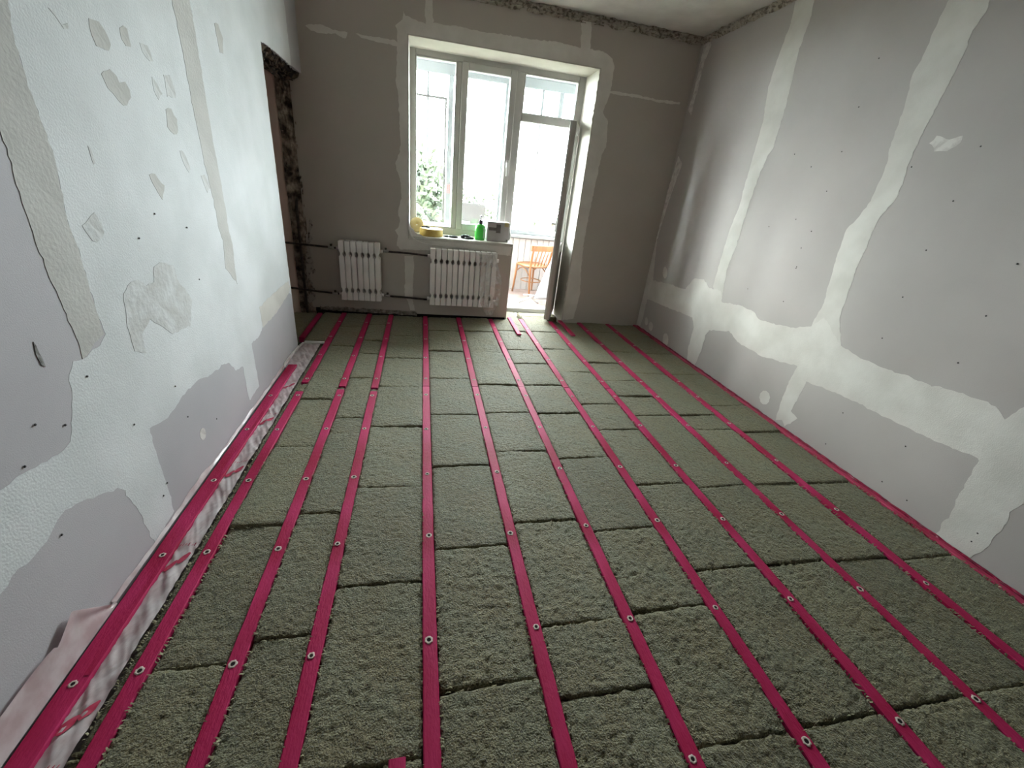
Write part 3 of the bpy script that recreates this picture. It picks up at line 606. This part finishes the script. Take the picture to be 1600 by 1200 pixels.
fib_seed = [0]
def slab(x0, x1, y0, y1, m, label, zoff=0.0, kind_small=False, gap=0.005):
    """one slab of mineral wool: matted uneven top, soft irregular rim, sides down to the screed"""
    cell = 0.0065 if y0 < 1.2 else (0.009 if y0 < 2.6 else 0.013)
    w, l = x1 - x0, y1 - y0
    nx, ny = max(4, int(w / cell)), max(4, int(l / cell))
    sd = random.uniform(0, 90)
    tx, ty = random.uniform(-0.006, 0.006), random.uniform(-0.005, 0.005)
    sk0, sk1 = random.uniform(-0.007, 0.007), random.uniform(-0.007, 0.007)
    g0, g1 = 0.0015 + gap * random.uniform(0, 0.6), 0.0015 + gap * random.uniform(0, 0.6)
    v = []; f = []
    nz = noise.noise; fr = noise.fractal
    for j in range(ny + 1):
        for i in range(nx + 1):
            s, t = i / nx, j / ny
            x = x0 + w * s; y = y0 + l * t
            y += (1 - t) * (g0 + sk0 * (s - 0.5)) - t * (g1 - sk1 * (s - 0.5))
            dx = min(s, 1 - s) * w; dy = min(t, 1 - t) * l
            d = min(dx, dy)
            if d < 0.03:
                e = 1 - d / 0.03
                x += e * 0.0045 * nz(Vector((x * 45, y * 45, sd))); y += e * 0.006 * nz(Vector((x * 40, y * 40, sd + 5)))
            z = zoff + tx * (s - .5) + ty * (t - .5) + 0.0035 * nz(Vector((x * 6, y * 6, sd))) + 0.0038 * nz(Vector((x * 55, y * 55, sd))) + 0.0032 * nz(Vector((x * 115, y * 115, sd + 2)))
            z -= 0.0045 * math.exp(-dy / 0.005) + 0.0065 * math.exp(-dx / 0.007)
            v.append((x - x0, y - y0, z))
    W1 = nx + 1
    for j in range(ny):
        for i in range(nx):
            a = j * W1 + i; f.append((a, a + 1, a + W1 + 1, a + W1))
    rim = [i for i in range(W1)] + [j * W1 + nx for j in range(1, ny + 1)] + [ny * W1 + i for i in range(nx - 1, -1, -1)] + [j * W1 for j in range(ny - 1, 0, -1)]
    b0 = len(v)
    for k in rim: v.append((v[k][0], v[k][1], -0.056))
    nr = len(rim)
    for k in range(nr):
        f.append((rim[(k + 1) % nr], rim[k], b0 + k, b0 + (k + 1) % nr))
    o = link('mineral_wool_batt', pyd('mineral_wool_batt', v, f), m, None, (x0, y0, 0), smooth=True)
    tag(o, label, 'insulation slab', 'mineral wool slabs between the joists')
    # frayed fibres along the rim
    nf = int((130 if y0 < 1.2 else 75 if y0 < 2.7 else 24) * l / 0.5)
    fv = []; ffc = []
    for k in range(nf):
        side = random.random()
        if side < 0.42: px, py, dirx, diry = 0.003, random.uniform(0.02, l - 0.02) if l > 0.05 else l / 2, -1, random.uniform(-1, 1)
        elif side < 0.84: px, py, dirx, diry = w - 0.003, random.uniform(0.02, l - 0.02) if l > 0.05 else l / 2, 1, random.uniform(-1, 1)
        else: px, py, dirx, diry = random.uniform(0, w), random.choice((0.008, l - 0.008)), random.choice((-1, 1)), random.uniform(-0.3, 0.3)
        ln = random.uniform(0.006, 0.021); wd = random.uniform(0.001, 0.0034)
        d = Vector((dirx, diry, 0)).normalized(); nrm = Vector((-d.y, d.x, 0.3)).normalized()
        p = Vector((px, py, zoff + random.uniform(-0.006, 0.001))); b = len(fv)
        for q in range(4):
            c = p + d * ln * (q / 3 - 0.35) + Vector((0, 0, 0.007 * math.sin(q * 1.1))) * random.uniform(0.4, 1) + nrm * random.uniform(-.002, .002)
            ww = wd * (1 - q / 4.5); fv += [c - nrm * ww, c + nrm * ww]
        for q in range(3): ffc.append((b + 2 * q, b + 2 * q + 1, b + 2 * q + 3, b + 2 * q + 2))
    if nf:
        fo = link('frayed_fibres', pyd('frayed_fibres', [tuple(q) for q in fv], ffc), M['fibre'], o, (x0, y0, 0)); fo['kind'] = 'stuff'
    return o

WM = ['wool_a', 'wool_b', 'wool_a', 'wool_c']
for g, ys in GAPS.items():
    xa = JO[g][0] + JW / 2 + 0.002
    xb = JO[g + 1][0] - (JW if g < 10 else 0.034) / 2 - 0.002
    n = len(ys) - 1
    for i in range(n):
        cnt = n - 1 - i
        lab = 'olive wool slab between %s and %s joists from left wall, %s' % (ORD[g], ORD[g + 1], 'touching window wall' if cnt == 0 else ORD[cnt] + ' from window')
        slab(xa, xb, ys[i], ys[i + 1], M[random.choice(WM)], lab, zoff=random.uniform(-0.006, 0.003), gap=random.choice((0.002, 0.004, 0.007)))
# wool in the opening of the left wall, the sliver beside the film and the doorway
slab(-1.24, -1.03, 3.52, 4.40, M['wool_a'], 'olive wool slab in the left wall opening beside the passage')
slab(-0.968, -0.80, 3.60, 4.425, M['wool_b'], 'olive wool slab at the far left before the first radiator')
for i, (a, b) in enumerate(((-0.3, 0.7), (0.7, 1.5), (1.5, 2.4), (2.4, 3.5))):
    slab(-0.822, -0.799, a, b, M['wool_c'], 'narrow strip of olive wool beside the film, %s from the camera' % ORD[i], zoff=-0.008)
slab(-0.797, -0.753, 2.662, 2.786, M['wool_a'], 'small wool plug filling the break in the second joist line', zoff=-0.004)
slab(-0.549, -0.507, 2.689, 2.732, M['wool_a'], 'tiny wool plug in the break of the third joist line', zoff=-0.006)
slab(-0.335, -0.293, 2.663, 2.712, M['wool_a'], 'tiny wool plug in the break of the fourth joist line', zoff=-0.006)
slab(DX + 0.01, 1.06, 4.435, 4.785, M['wool_b'], 'wool piece in the balcony doorway against the sill apron', zoff=-0.004)
slab(1.11, 1.55, 4.602, 4.785, M['wool_b'], 'wool piece at the balcony door threshold behind the door leaf', zoff=-0.006)


# ------------------------------------------------------------------ vapour film along the left wall
film = thing('vapour_film', (-0.87, 0.0, -0.01), 'wrinkled translucent white film with red print along the left wall', 'plastic film')
def film_sheet(name, fx, y0, y1, ny, nx, parent, m=M['film']):
    v = []; f = []
    for j in range(ny + 1):
        y = y0 + (y1 - y0) * j / ny
        for i in range(nx + 1): v.append(fx(i / nx, y))
    for j in range(ny):
        for i in range(nx):
            a = j * (nx + 1) + i; f.append((a, a + 1, a + nx + 2, a + nx + 1))
    me = pyd(name, [tuple(Vector(p) - WPOS[parent.name]) for p in v], f)
    return link(name, me, m, parent, WPOS[parent.name], smooth=True)
def fold(y, s):
    a = 0.006 * noise.noise(Vector((y * 14 + s * 1.2, s * 0.8, 0.0))) - 0.008 * abs(noise.noise(Vector((y * 20 + s * 1.5, s * 0.5, 3.0)))) - 0.006 * abs(noise.noise(Vector((y * 43 - s * 2.0, s * 0.7, 8.0)))) + 0.005
    return a
film_sheet('film_strip', lambda s, y: (-0.900 + s * (0.074 + 0.004 * noise.noise(Vector((y * 5, 0, 1)))), y, -0.009 - 0.006 * (1 - s) + fold(y, s * 2)), -0.3, 3.55, 520, 16, film)
film_sheet('film_strip', lambda s, y: (XL + 0.004 + s * 0.078, y, -0.012 + fold(y, s * 2 + 1)), 3.06, 3.55, 80, 12, film)
film_sheet('film_over_joist', lambda s, y: (-0.897 - s * 0.016, y, 0.0018 + 0.0008 * noise.noise(Vector((y * 30, s, 2)))), 0.9, 3.0, 200, 2, film, M['red'])
def flap(s, y):
    h = 0.028 + 0.115 * max(0.0, 1 - abs(y - 1.0) / 0.16) ** 0.8 if y > 0.92 else 0.10 + 0.02 * noise.noise(Vector((y * 4, 0, 0)))
    if y > 1.0: h = max(0.012, 0.14 * (1 - (y - 1.0) / 0.13))
    return (XL + 0.004 + 0.014 * (1 - s) ** 2 + 0.010 * (1 + noise.noise(Vector((y * 9, s * 2.5, 4)))) * s, y, 0.0 + h * s)
film_sheet('film_flap', flap, -0.3, 1.13, 180, 14, film)
# upturned film slivers further along the wall
def edge2(s, y):
    h = 0.012 + 0.02 * max(0, noise.noise(Vector((y * 3.2, 0, 11.0))))
    return (XL + 0.003 + 0.008 * (1 - s) + 0.006 * s * noise.noise(Vector((y * 12, s, 2))), y, h * s)
film_sheet('film_edge', edge2, 1.13, 3.45, 220, 5, film)
# red print: slanted leaf-shaped marks and fine strokes
def mark(cx, cy, a, b, ang):
    n = 14; v = []
    for k in range(n):
        t = k * 2 * math.pi / n; x = a * math.cos(t); y = b * math.sin(t) * (1 - 0.25 * math.cos(t))
        X = cx + x * math.cos(ang) - y * math.sin(ang); Y = cy + x * math.sin(ang) + y * math.cos(ang)
        s = max(0.0, min(1.0, (X + 0.900) / 0.074))
        v.append(Vector((X, Y, -0.009 - 0.006 * (1 - s) + fold(Y, s * 2) + 0.0026)))
    c = sum(v, Vector()) / n
    vv = [tuple(p - c) for p in v] + [(0, 0, 0.0005)]
    link('print_mark', pyd('print_mark', vv, [(k, (k + 1) % n, n) for k in range(n)]), M['print'], film, c, smooth=True)
for yy in (0.80, 1.30, 1.83, 2.30, 2.75):
    mark(-0.878, yy - 0.02, 0.026, 0.011, 1.1); mark(-0.848, yy + 0.010, 0.026, 0.011, 1.1)
    for k in range(6): mark(-0.889 + k * 0.010, yy + (0.075 if yy > 1 else -0.115), 0.007, 0.0016, 1.25)
box('film_hem', (-0.955, 3.55, -0.012), (-0.80, 3.585, 0.004), M['paper'], film, bevel=0.003)

wire = tube('loose_wire', [(-0.962, 2.98, 0.004), (-0.966, 3.05, 0.03), (-0.962, 3.2, 0.035), (-0.956, 3.38, 0.03), (-0.95, 3.50, 0.018), (-0.952, 3.54, 0.004), (-0.962, 3.47, 0.002), (-0.964, 3.3, 0.003)], 0.003, M['bead'], None, 8)
tag(wire, 'thin pale wire loop lying at the end of the left wall', 'wire')

# ------------------------------------------------------------------ radiators and pipes
def radiator(x0, x1, nsec, z0, z1, y, label):
    t = thing('radiator', ((x0 + x1) / 2, y, z0), label, 'radiator', 'white sectional radiators under the window wall')
    p = (x1 - x0) / nsec; h = z1 - z0
    hw = p * 0.442
    out = []
    nt = p * 0.235
    def notch(zc, sgn):
        r = []
        for k in range(7):
            a = -math.pi / 2 + math.pi * k / 6
            r.append((sgn * (hw - nt * math.cos(a)), zc + sgn * 0.024 * math.sin(a)))
        return r
    rightside = [(hw, 0.0)] + notch(h * 0.175, 1) + notch(h * 0.79, 1) + [(hw, h - 0.004), (hw - 0.004, h)]
    leftside = [(-hw + 0.004, h), (-hw, h - 0.004)] + notch(h * 0.79, -1) + notch(h * 0.175, -1) + [(-hw, 0.0)]
    outl = rightside + leftside
    bm = bmesh.new()
    fr = [bm.verts.new((a, -0.045, b)) for a, b in outl]; bk_ = [bm.verts.new((a, 0.045, b)) for a, b in outl]
    n = len(outl)
    face = bm.faces.new(fr); bm.faces.new(bk_[::-1])
    for k in range(n): bm.faces.new((fr[(k + 1) % n], fr[k], bk_[k], bk_[(k + 1) % n]))
    bmesh.ops.recalc_face_normals(bm, faces=bm.faces[:])
    es = [e for e in bm.edges if all(abs(q.co.y + 0.045) < 1e-5 for q in e.verts)]
    bmesh.ops.bevel(bm, geom=es, offset=0.0035, segments=2, affect='EDGES')
    me = bm_mesh('section', bm); me.materials.append(M['radiator'])
    for i in range(nsec): link('section', me, None, t, (x0 + p * (i + 0.5), y, z0))
    for zz in (h * 0.10, h * 0.90):
        tube('header_tube', [(x0 + 0.01, y + 0.016, z0 + zz), (x1 - 0.01, y + 0.016, z0 + zz)], 0.014, M['radiator'], t, 12, org=(x0, y, z0 + zz))
    for zz in (0.10, 0.86):
        for sx, xx in ((-1, x0), (1, x1)):
            tube('end_plug', [(xx - sx * 0.004, y + 0.012, z0 + h * zz), (xx + sx * 0.022, y + 0.012, z0 + h * zz)], 0.016, M['radiator'], t, 12)
    for xx in (x0 + p * 1.0, x1 - p * 1.0):
        box('wall_bracket', (xx - 0.006, y + 0.03, z0 + h * 0.84), (xx + 0.006, YB - 0.001, z0 + h * 0.88), M['metal'], t)
    return t
RYP = 4.36
r1 = radiator(-0.772, -0.395, 7, 0.165, 0.722, RYP, 'white radiator with seven sections on the left under bare drywall')
r2 = radiator(0.074, 0.742, 12, 0.155, 0.712, RYP, 'longer white radiator with twelve sections under the window sill')
PY = RYP + 0.012
upper = thing('heating_pipe', (-1.3, PY, 0.66), 'dark upper heating pipe running level to both radiators', 'pipe')
tube('pipe_run', [(-1.36, PY, 0.668), (-1.24, PY, 0.663), (-0.86, PY, 0.650), (-0.80, PY, 0.646)], 0.0095, M['pipe'], upper)
tube('pipe_run', [(-0.37, PY, 0.648), (-0.12, PY, 0.645), (0.05, PY, 0.635)], 0.0095, M['pipe'], upper)
lower = thing('heating_pipe', (-1.3, PY, 0.25), 'dark lower heating pipe running near the floor to both radiators', 'pipe')
tube('pipe_run', [(-1.36, PY, 0.256), (-1.21, PY, 0.243), (-0.98, PY, 0.222), (-0.80, PY, 0.210)], 0.0095, M['pipe'], lower)
tube('pipe_run', [(-0.37, PY, 0.213), (-0.12, PY, 0.203), (0.05, PY, 0.195)], 0.0095, M['pipe'], lower)
for par, lst in ((upper, ((-0.84, 0.649), (-0.345, 0.652))), (lower, ((-0.835, 0.213), (-0.34, 0.215)))):
    for (vx, vz) in lst:
        vb = tube('valve', [(vx - 0.026, PY, vz), (vx - 0.012, PY, vz), (vx + 0.012, PY, vz), (vx + 0.026, PY, vz)], [0.012, 0.016, 0.016, 0.012], M['metal'], par, 10)
        tube('valve_knob', [(vx, PY, vz + 0.012), (vx, PY, vz + 0.03)], 0.011, M['pipe'], vb, 10)
riser = tag(tube('riser_pipe', [(-1.115, YB - 0.045, -0.05), (-1.113, YB - 0.045, 0.5), (-1.11, YB - 0.045, 0.98), (-1.105, YB - 0.02, 1.05)], 0.012, M['pipe'], None, 10), 'dark vertical riser pipe in the stained corner left of the radiators', 'pipe')

# clear plastic wrap hanging over the right end of the longer radiator
wrap = thing('plastic_wrap', (0.66, 4.295, 0.1), 'crumpled clear plastic wrap hanging off the right end of the longer radiator', 'plastic wrap')
def wrapf(s, y):
    t = y                                     # 0 at the bottom, 1 at the top
    xa = 0.60 - 0.05 * t; xb = 0.775 + 0.02 * math.sin(3.1 * t) - 0.075 * max(0, t - 0.6) / 0.4
    if t < 0.2: xa += 0.06 * (0.2 - t) / 0.2; xb -= 0.05 * (0.2 - t) / 0.2
    x = xa + (xb - xa) * s
    d = 0.022 * noise.fractal(Vector((x * 16, t * 8, 2.0)), 1.0, 2.0, 5)
    if 0.40 < t < 0.62: d += 0.022 * math.sin((t - 0.40) / 0.22 * math.pi) * math.sin(math.pi * s)
    return (x, 4.290 - 0.02 - d + (0.05 if t > 0.97 else 0), 0.085 + t * 0.63)
film_sheet('wrap_sheet', wrapf, 0.0, 1.0, 70, 30, wrap, M['plastic_clear'])

# ------------------------------------------------------------------ things on the window sill
SZ = WZ0 + 0.003
rb_ = thing('tape_roll', (0.085, 4.575, SZ), 'large yellow tape roll lying flat at the left end of the sill', 'tape roll', 'tape rolls on the sill')
lathe('tape_winding', [(0.038, 0.0), (0.112, 0.0), (0.115, 0.004), (0.115, 0.064), (0.112, 0.068), (0.038, 0.068), (0.038, 0.0)], (0.085, 4.575, SZ), M['tape'], rb_, 40)
lathe('tape_core', [(0.033, 0.0), (0.038, 0.0), (0.038, 0.069), (0.033, 0.069), (0.033, 0.0)], (0.085, 4.575, SZ), M['tape_core'], rb_, 30)
rb2 = thing('tape_roll', (-0.058, 4.735, SZ), 'pale yellow tape roll standing behind the large one beside the window reveal', 'tape roll', 'tape rolls on the sill')
bmr = bmesh.new(); add_lathe(bmr, [(0.010, -0.03), (0.068, -0.03), (0.07, -0.027), (0.07, 0.027), (0.068, 0.03), (0.010, 0.03), (0.010, -0.03)], n=32)
bmesh.ops.rotate(bmr, verts=bmr.verts[:], cent=(0, 0, 0), matrix=Matrix.Rotation(math.radians(78), 3, 'X')); bmesh.ops.translate(bmr, verts=bmr.verts[:], vec=(0, 0, 0.075))
link('tape_winding', bm_mesh('tape_winding', bmr), M['tape_core'], rb2, (-0.058, 4.735, SZ))
def sheet(name, pts, z, t, m, label, cat):
    c = Vector((sum(p[0] for p in pts) / len(pts), sum(p[1] for p in pts) / len(pts), z)); n = len(pts)
    bm = bmesh.new(); a = [bm.verts.new((p[0] - c.x, p[1] - c.y, 0)) for p in pts]; b = [bm.verts.new((p[0] - c.x, p[1] - c.y, t)) for p in pts]
    bm.faces.new(a[::-1]); bm.faces.new(b)
    for k in range(n): bm.faces.new((a[k], a[(k + 1) % n], b[(k + 1) % n], b[k]))
    return tag(link(name, bm_mesh(name, bm), m, None, c), label, cat)
sheet('paper_scrap', [(0.0, 4.52), (0.11, 4.53), (0.13, 4.60), (0.05, 4.65), (-0.01, 4.60)], SZ + 0.0695, 0.002, M['paper'], 'scrap of white paper lying on the large yellow tape roll', 'paper')
kn = thing('utility_knife', (0.04, 4.58, SZ + 0.072), 'small black knife on the paper over the yellow tape roll', 'knife')
boxes('knife_body', [((-0.01, 4.575, SZ + 0.072), (0.075, 4.592, SZ + 0.084))], M['black'], kn, bevel=0.004)
boxes('knife_slider', [((0.03, 4.579, SZ + 0.083), (0.05, 4.588, SZ + 0.090))], M['black'], kn, bevel=0.002)
sheet('paper_sheet', [(0.20, 4.455), (0.36, 4.45), (0.53, 4.46), (0.52, 4.56), (0.33, 4.62), (0.22, 4.56)], SZ - 0.0005, 0.0015, M['paper'], 'white paper sheet under the black tools on the sill', 'paper')
pl = thing('pliers', (0.27, 4.53, SZ + 0.001), 'black pliers lying open beside the large tape roll', 'pliers')
for sgn in (-1, 1):
    tube('handle', [(0.25, 4.525, SZ + 0.012), (0.28, 4.525 + sgn * 0.02, SZ + 0.012), (0.32, 4.525 + sgn * 0.034, SZ + 0.011), (0.35, 4.525 + sgn * 0.03, SZ + 0.010)], [0.006, 0.008, 0.009, 0.006], M['black'], pl, 8)
    tube('jaw', [(0.25, 4.525, SZ + 0.012), (0.225, 4.525 - sgn * 0.008, SZ + 0.012), (0.20, 4.525 - sgn * 0.003, SZ + 0.011)], [0.010, 0.008, 0.003], M['black'], pl, 8)
gl = thing('work_glove', (0.44, 4.55, SZ + 0.001), 'black work glove lying flat between the pliers and the green bottle', 'glove')
tube('palm', [(0.385, 4.55, SZ + 0.014), (0.41, 4.55, SZ + 0.016), (0.44, 4.55, SZ + 0.016), (0.47, 4.55, SZ + 0.014)], [0.016, 0.022, 0.024, 0.018], M['black'], gl, 12)
for k, (dy, ln) in enumerate(((-0.026, 0.05), (-0.009, 0.06), (0.009, 0.058), (0.026, 0.045))):
    tube('finger', [(0.455, 4.55 + dy * 0.7, SZ + 0.012), (0.455 + ln * 0.6, 4.55 + dy, SZ + 0.013), (0.455 + ln, 4.55 + dy * 1.1, SZ + 0.010)], [0.009, 0.0085, 0.006], M['black'], gl, 8)
tube('thumb', [(0.42, 4.53, SZ + 0.012), (0.435, 4.50, SZ + 0.012), (0.46, 4.485, SZ + 0.010)], [0.010, 0.009, 0.006], M['black'], gl, 8)

bo = thing('spray_bottle', (0.578, 4.55, SZ), 'bright green pump bottle with dark cap in front of the window', 'bottle')
lathe('bottle_body', [(0.0, 0.0), (0.046, 0.0), (0.051, 0.006), (0.055, 0.04), (0.056, 0.10), (0.052, 0.125), (0.040, 0.144), (0.024, 0.153), (0.019, 0.158), (0.0, 0.157)], (0.578, 4.55, SZ), M['green'], bo, 28)
lathe('bottle_cap', [(0.0, 0.150), (0.020, 0.150), (0.021, 0.156), (0.019, 0.187), (0.014, 0.192), (0.0, 0.192)], (0.578, 4.55, SZ), M['pump'], bo, 22)
tube('pump_stem', [(0.578, 4.55, SZ + 0.19), (0.578, 4.55, SZ + 0.225)], 0.005, M['pump'], bo, 10)
boxes('pump_head', [((0.572, 4.515, SZ + 0.222), (0.586, 4.562, SZ + 0.236))], M['pump'], bo, bevel=0.004)
boxes('bottle_label', [((0.605, 4.502, SZ + 0.02), (0.618, 4.53, SZ + 0.12))], M['clear_white'], bo, bevel=0.003)

cx = thing('carton_box', (0.755, 4.58, SZ), 'grey-white cardboard carton with dark print at the right end of the sill', 'box')
CB = ((0.645, 4.51, SZ), (0.872, 4.65, SZ + 0.185))
boxes('carton_body', [CB], M['carton'], cx, bevel=0.002)
boxes('carton_print', [((0.66, 4.5085, SZ + 0.105), (0.735, 4.511, SZ + 0.135)), ((0.735, 4.5085, SZ + 0.085), (0.782, 4.511, SZ + 0.168)), ((0.845, 4.5085, SZ + 0.012), (0.860, 4.511, SZ + 0.026))], M['carton_print'], cx)
boxes('carton_flap', [((0.642, 4.508, SZ + 0.184), (0.875, 4.58, SZ + 0.188)), ((0.642, 4.582, SZ + 0.184), (0.875, 4.652, SZ + 0.188))], M['carton'], cx)
boxes('carton_tape', [((0.82, 4.507, SZ + 0.15), (0.862, 4.60, SZ + 0.1895))], M['tape_core'], cx)

# ------------------------------------------------------------------ balcony things
bd = tag(box('grey_board', (0.49, BY - 0.03, 0.748), (0.80, BY - 0.012, 1.08), M['cardboard'], None, bevel=0.002), 'plain grey board leaning on the balcony glazing behind the green bottle', 'board')
bx2 = tag(boxes('paper_block', [((0.46, BY - 0.10, 0.748), (0.60, BY - 0.04, 0.86))], M['paper'], None, bevel=0.004), 'small white block standing before the grey board on the balcony', 'box')

def bent_chair(loc, rz, label, sc=1.0):
    t = thing('bentwood_chair', loc, label, 'chair', 'wooden chairs on the balcony'); t.rotation_euler = (0, 0, rz); t.scale = (sc, sc, sc)
    W = M['chair_wood']
    def part(name, fn, m=W, parent=t):
        bm = bmesh.new(); fn(bm); o = bpy.data.objects.new(name, bm_mesh(name, bm)); COL.objects.link(o); o.data.materials.append(m); o.parent = parent; WPOS[o.name] = Vector(); return o
    # seat faces +x, the back is at -x
    def seatf(bm):
        pts = [(0.19 * math.copysign(abs(math.cos(a)) ** 0.6, math.cos(a)), 0.19 * math.copysign(abs(math.sin(a)) ** 0.6, math.sin(a))) for a in [k * 2 * math.pi / 28 for k in range(28)]]
        rings = []
        for k, z in ((0.97, 0.405), (1.0, 0.412), (1.0, 0.425), (0.95, 0.432), (0.80, 0.428)):
            rings.append([bm.verts.new((x * k, y * k, z)) for x, y in pts])
        for a, b in zip(rings, rings[1:]):
            for k in range(28): bm.faces.new((a[k], a[(k + 1) % 28], b[(k + 1) % 28], b[k]))
        bm.faces.new(rings[-1]); bm.faces.new(rings[0][::-1])
    part('seat', seatf)
    for sy in (-1, 1):
        part('leg', lambda bm: add_tube(bm, [(0.16, sy * 0.15, 0.41), (0.17, sy * 0.16, 0.22), (0.185, sy * 0.175, 0.0)], [0.017, 0.015, 0.011], 10))
        part('leg', lambda bm: add_tube(bm, [(-0.24, sy * 0.17, 0.0), (-0.19, sy * 0.155, 0.25), (-0.17, sy * 0.15, 0.42), (-0.20, sy * 0.16, 0.60), (-0.235, sy * 0.165, 0.70)], [0.012, 0.016, 0.017, 0.015, 0.013], 10))
        part('curved_brace', lambda bm: add_tube(bm, [(0.165 + 0.0 * k, sy * 0.155 * math.cos(k * math.pi / 10) if False else sy * 0.155, 0.30) if k == 0 else (0.165 - 0.33 * k / 10, sy * 0.155, 0.30 + 0.085 * math.sin(k * math.pi / 10)) for k in range(11)], 0.008, 8))
    def railf(bm):
        rows = []
        for k in range(13):
            a = (k / 12 - 0.5); y = a * 0.40; x = -0.245 + 0.05 * (1 - math.cos(a * 2.4))
            rows.append([bm.verts.new((x + dx, y, z)) for dx, z in ((-0.009, 0.640), (0.009, 0.640), (0.007, 0.715), (-0.011, 0.715))])
        for a, b in zip(rows, rows[1:]):
            for k in range(4): bm.faces.new((a[k], a[(k + 1) % 4], b[(k + 1) % 4], b[k]))
        bm.faces.new(rows[0]); bm.faces.new(rows[-1][::-1])
    part('top_rail', railf)
    for y in (-0.09, -0.03, 0.03, 0.09):
        part('back_slat', lambda bm: add_tube(bm, [(-0.165, y * 0.85, 0.42), (-0.20, y * 0.95, 0.54), (-0.238, y, 0.65)], 0.008, 8))
    def ringf(bm): add_tube(bm, [(0.15 * math.cos(a), 0.14 * math.sin(a), 0.20) for a in [k * 2 * math.pi / 20 for k in range(21)]], 0.007, 8)
    part('leg_ring', ringf)
    return t
bent_chair((1.46, 5.69, 0.0), math.radians(112), 'honey coloured bentwood chair on the balcony, facing the glazing', 0.95)
bent_chair((2.02, 5.45, 0.0), math.radians(120), 'second wooden chair on the balcony, mostly hidden behind the door leaf', 1.18)

ir = thing('ironing_board', (1.45, 5.3, 0.0), 'folded ironing board with white cover leaning on the balcony', 'ironing board')
def boardf():
    bm = bmesh.new(); rows = []
    for k in range(15):
        t = k / 14; w = 0.115 * (1 - 0.0 * t) if t < 0.6 else 0.115 * math.sqrt(max(0.02, 1 - ((t - 0.6) / 0.42) ** 2))
        cxx = 1.52 + 0.20 * t; z = 0.06 + 0.58 * t; cy = 5.22 + 0.06 * t
        rows.append([bm.verts.new(Vector((cxx + dx, cy + dy, z)) - Vector((1.45, 5.3, 0))) for dx, dy in ((-w, -0.02), (-w * 0.5, -0.045), (0, -0.05), (w * 0.5, -0.045), (w, -0.02), (w * 0.9, 0.0), (-w * 0.9, 0.0))])
    for a, b in zip(rows, rows[1:]):
        for k in range(7): f_ = bm.faces.new((a[k], a[(k + 1) % 7], b[(k + 1) % 7], b[k])); f_.smooth = True
    bm.faces.new(rows[0]); bm.faces.new(rows[-1][::-1])
    return bm_mesh('board_cover', bm)
link('board_cover', boardf(), M['cloth'], ir, (1.45, 5.3, 0.0))
tube('leg', [(1.40, 5.24, 0.085), (1.31, 5.20, 0.045), (1.20, 5.16, 0.012)], 0.012, M['upvc'], ir)
tube('leg', [(1.38, 5.24, 0.075), (1.42, 5.20, 0.03), (1.46, 5.16, 0.010)], 0.009, M['metal'], ir)
tube('cross_bar', [(1.28, 5.26, 0.085), (1.36, 5.25, 0.085), (1.45, 5.24, 0.08)], 0.014, M['metal'], ir)

# ------------------------------------------------------------------ outside
ground = tag(box('ground', (-60, 7.5, -7.3), (60, 90, -7.0), M['ground']), kind='structure')
def tree(x, y, h, r, label, nleaf):
    t = thing('tree', (x, y, -7.0), label, 'tree', 'trees beyond the balcony')
    tube('trunk', [(x, y, -7.0), (x + 0.1, y, -4.0), (x - 0.1, y + 0.1, -7 + h * 0.6), (x, y, -7 + h * 0.9)], [0.22, 0.17, 0.11, 0.03], M['bark'], t, 10)
    for k in range(7):
        a = random.uniform(0, 6.28); z = -7 + h * random.uniform(0.35, 0.75)
        tube('branch', [(x, y, z), (x + math.cos(a) * r * 0.5, y + math.sin(a) * r * 0.5, z + 0.6), (x + math.cos(a) * r * 0.9, y + math.sin(a) * r * 0.9, z + 1.3)], [0.06, 0.04, 0.012], M['bark'], t, 6)
    v = []; f = []
    for k in range(nleaf):
        a, b = random.uniform(0, 6.28), random.uniform(-1, 1); q = random.uniform(0.35, 1) ** 0.6
        rr = r * (1 + 0.35 * noise.noise(Vector((math.cos(a) * 2 + x, math.sin(a) * 2, b * 2))))
        c = Vector((x + rr * q * math.cos(a) * math.sqrt(1 - b * b), y + rr * q * math.sin(a) * math.sqrt(1 - b * b), -7 + h * 0.68 + b * q * h * 0.34))
        u = Vector((random.gauss(0, 1), random.gauss(0, 1), random.gauss(0, 1))).normalized(); w_ = u.orthogonal().normalized(); s = random.uniform(0.08, 0.17)
        n0 = len(v); v += [tuple(c - u * s), tuple(c + w_ * s * 0.5), tuple(c + u * s), tuple(c - w_ * s * 0.5)]; f.append((n0, n0 + 1, n0 + 2, n0 + 3))
    fo = link('foliage', pyd('foliage', v, f), M['leaf'], t); fo['kind'] = 'stuff'
tree(-0.4, 13.0, 9.0, 1.7, 'pale green tree seen through the left window pane', 9000)
tree(2.4, 21.0, 8.0, 1.8, 'pale tree crown low behind the middle window pane', 3200)
tree(5.2, 15.5, 7.8, 1.8, 'pale tree crown seen through the open balcony door', 3200)
tree(-3.4, 16.0, 9.5, 2.2, 'tall pale tree standing farthest left outside the balcony', 3600)
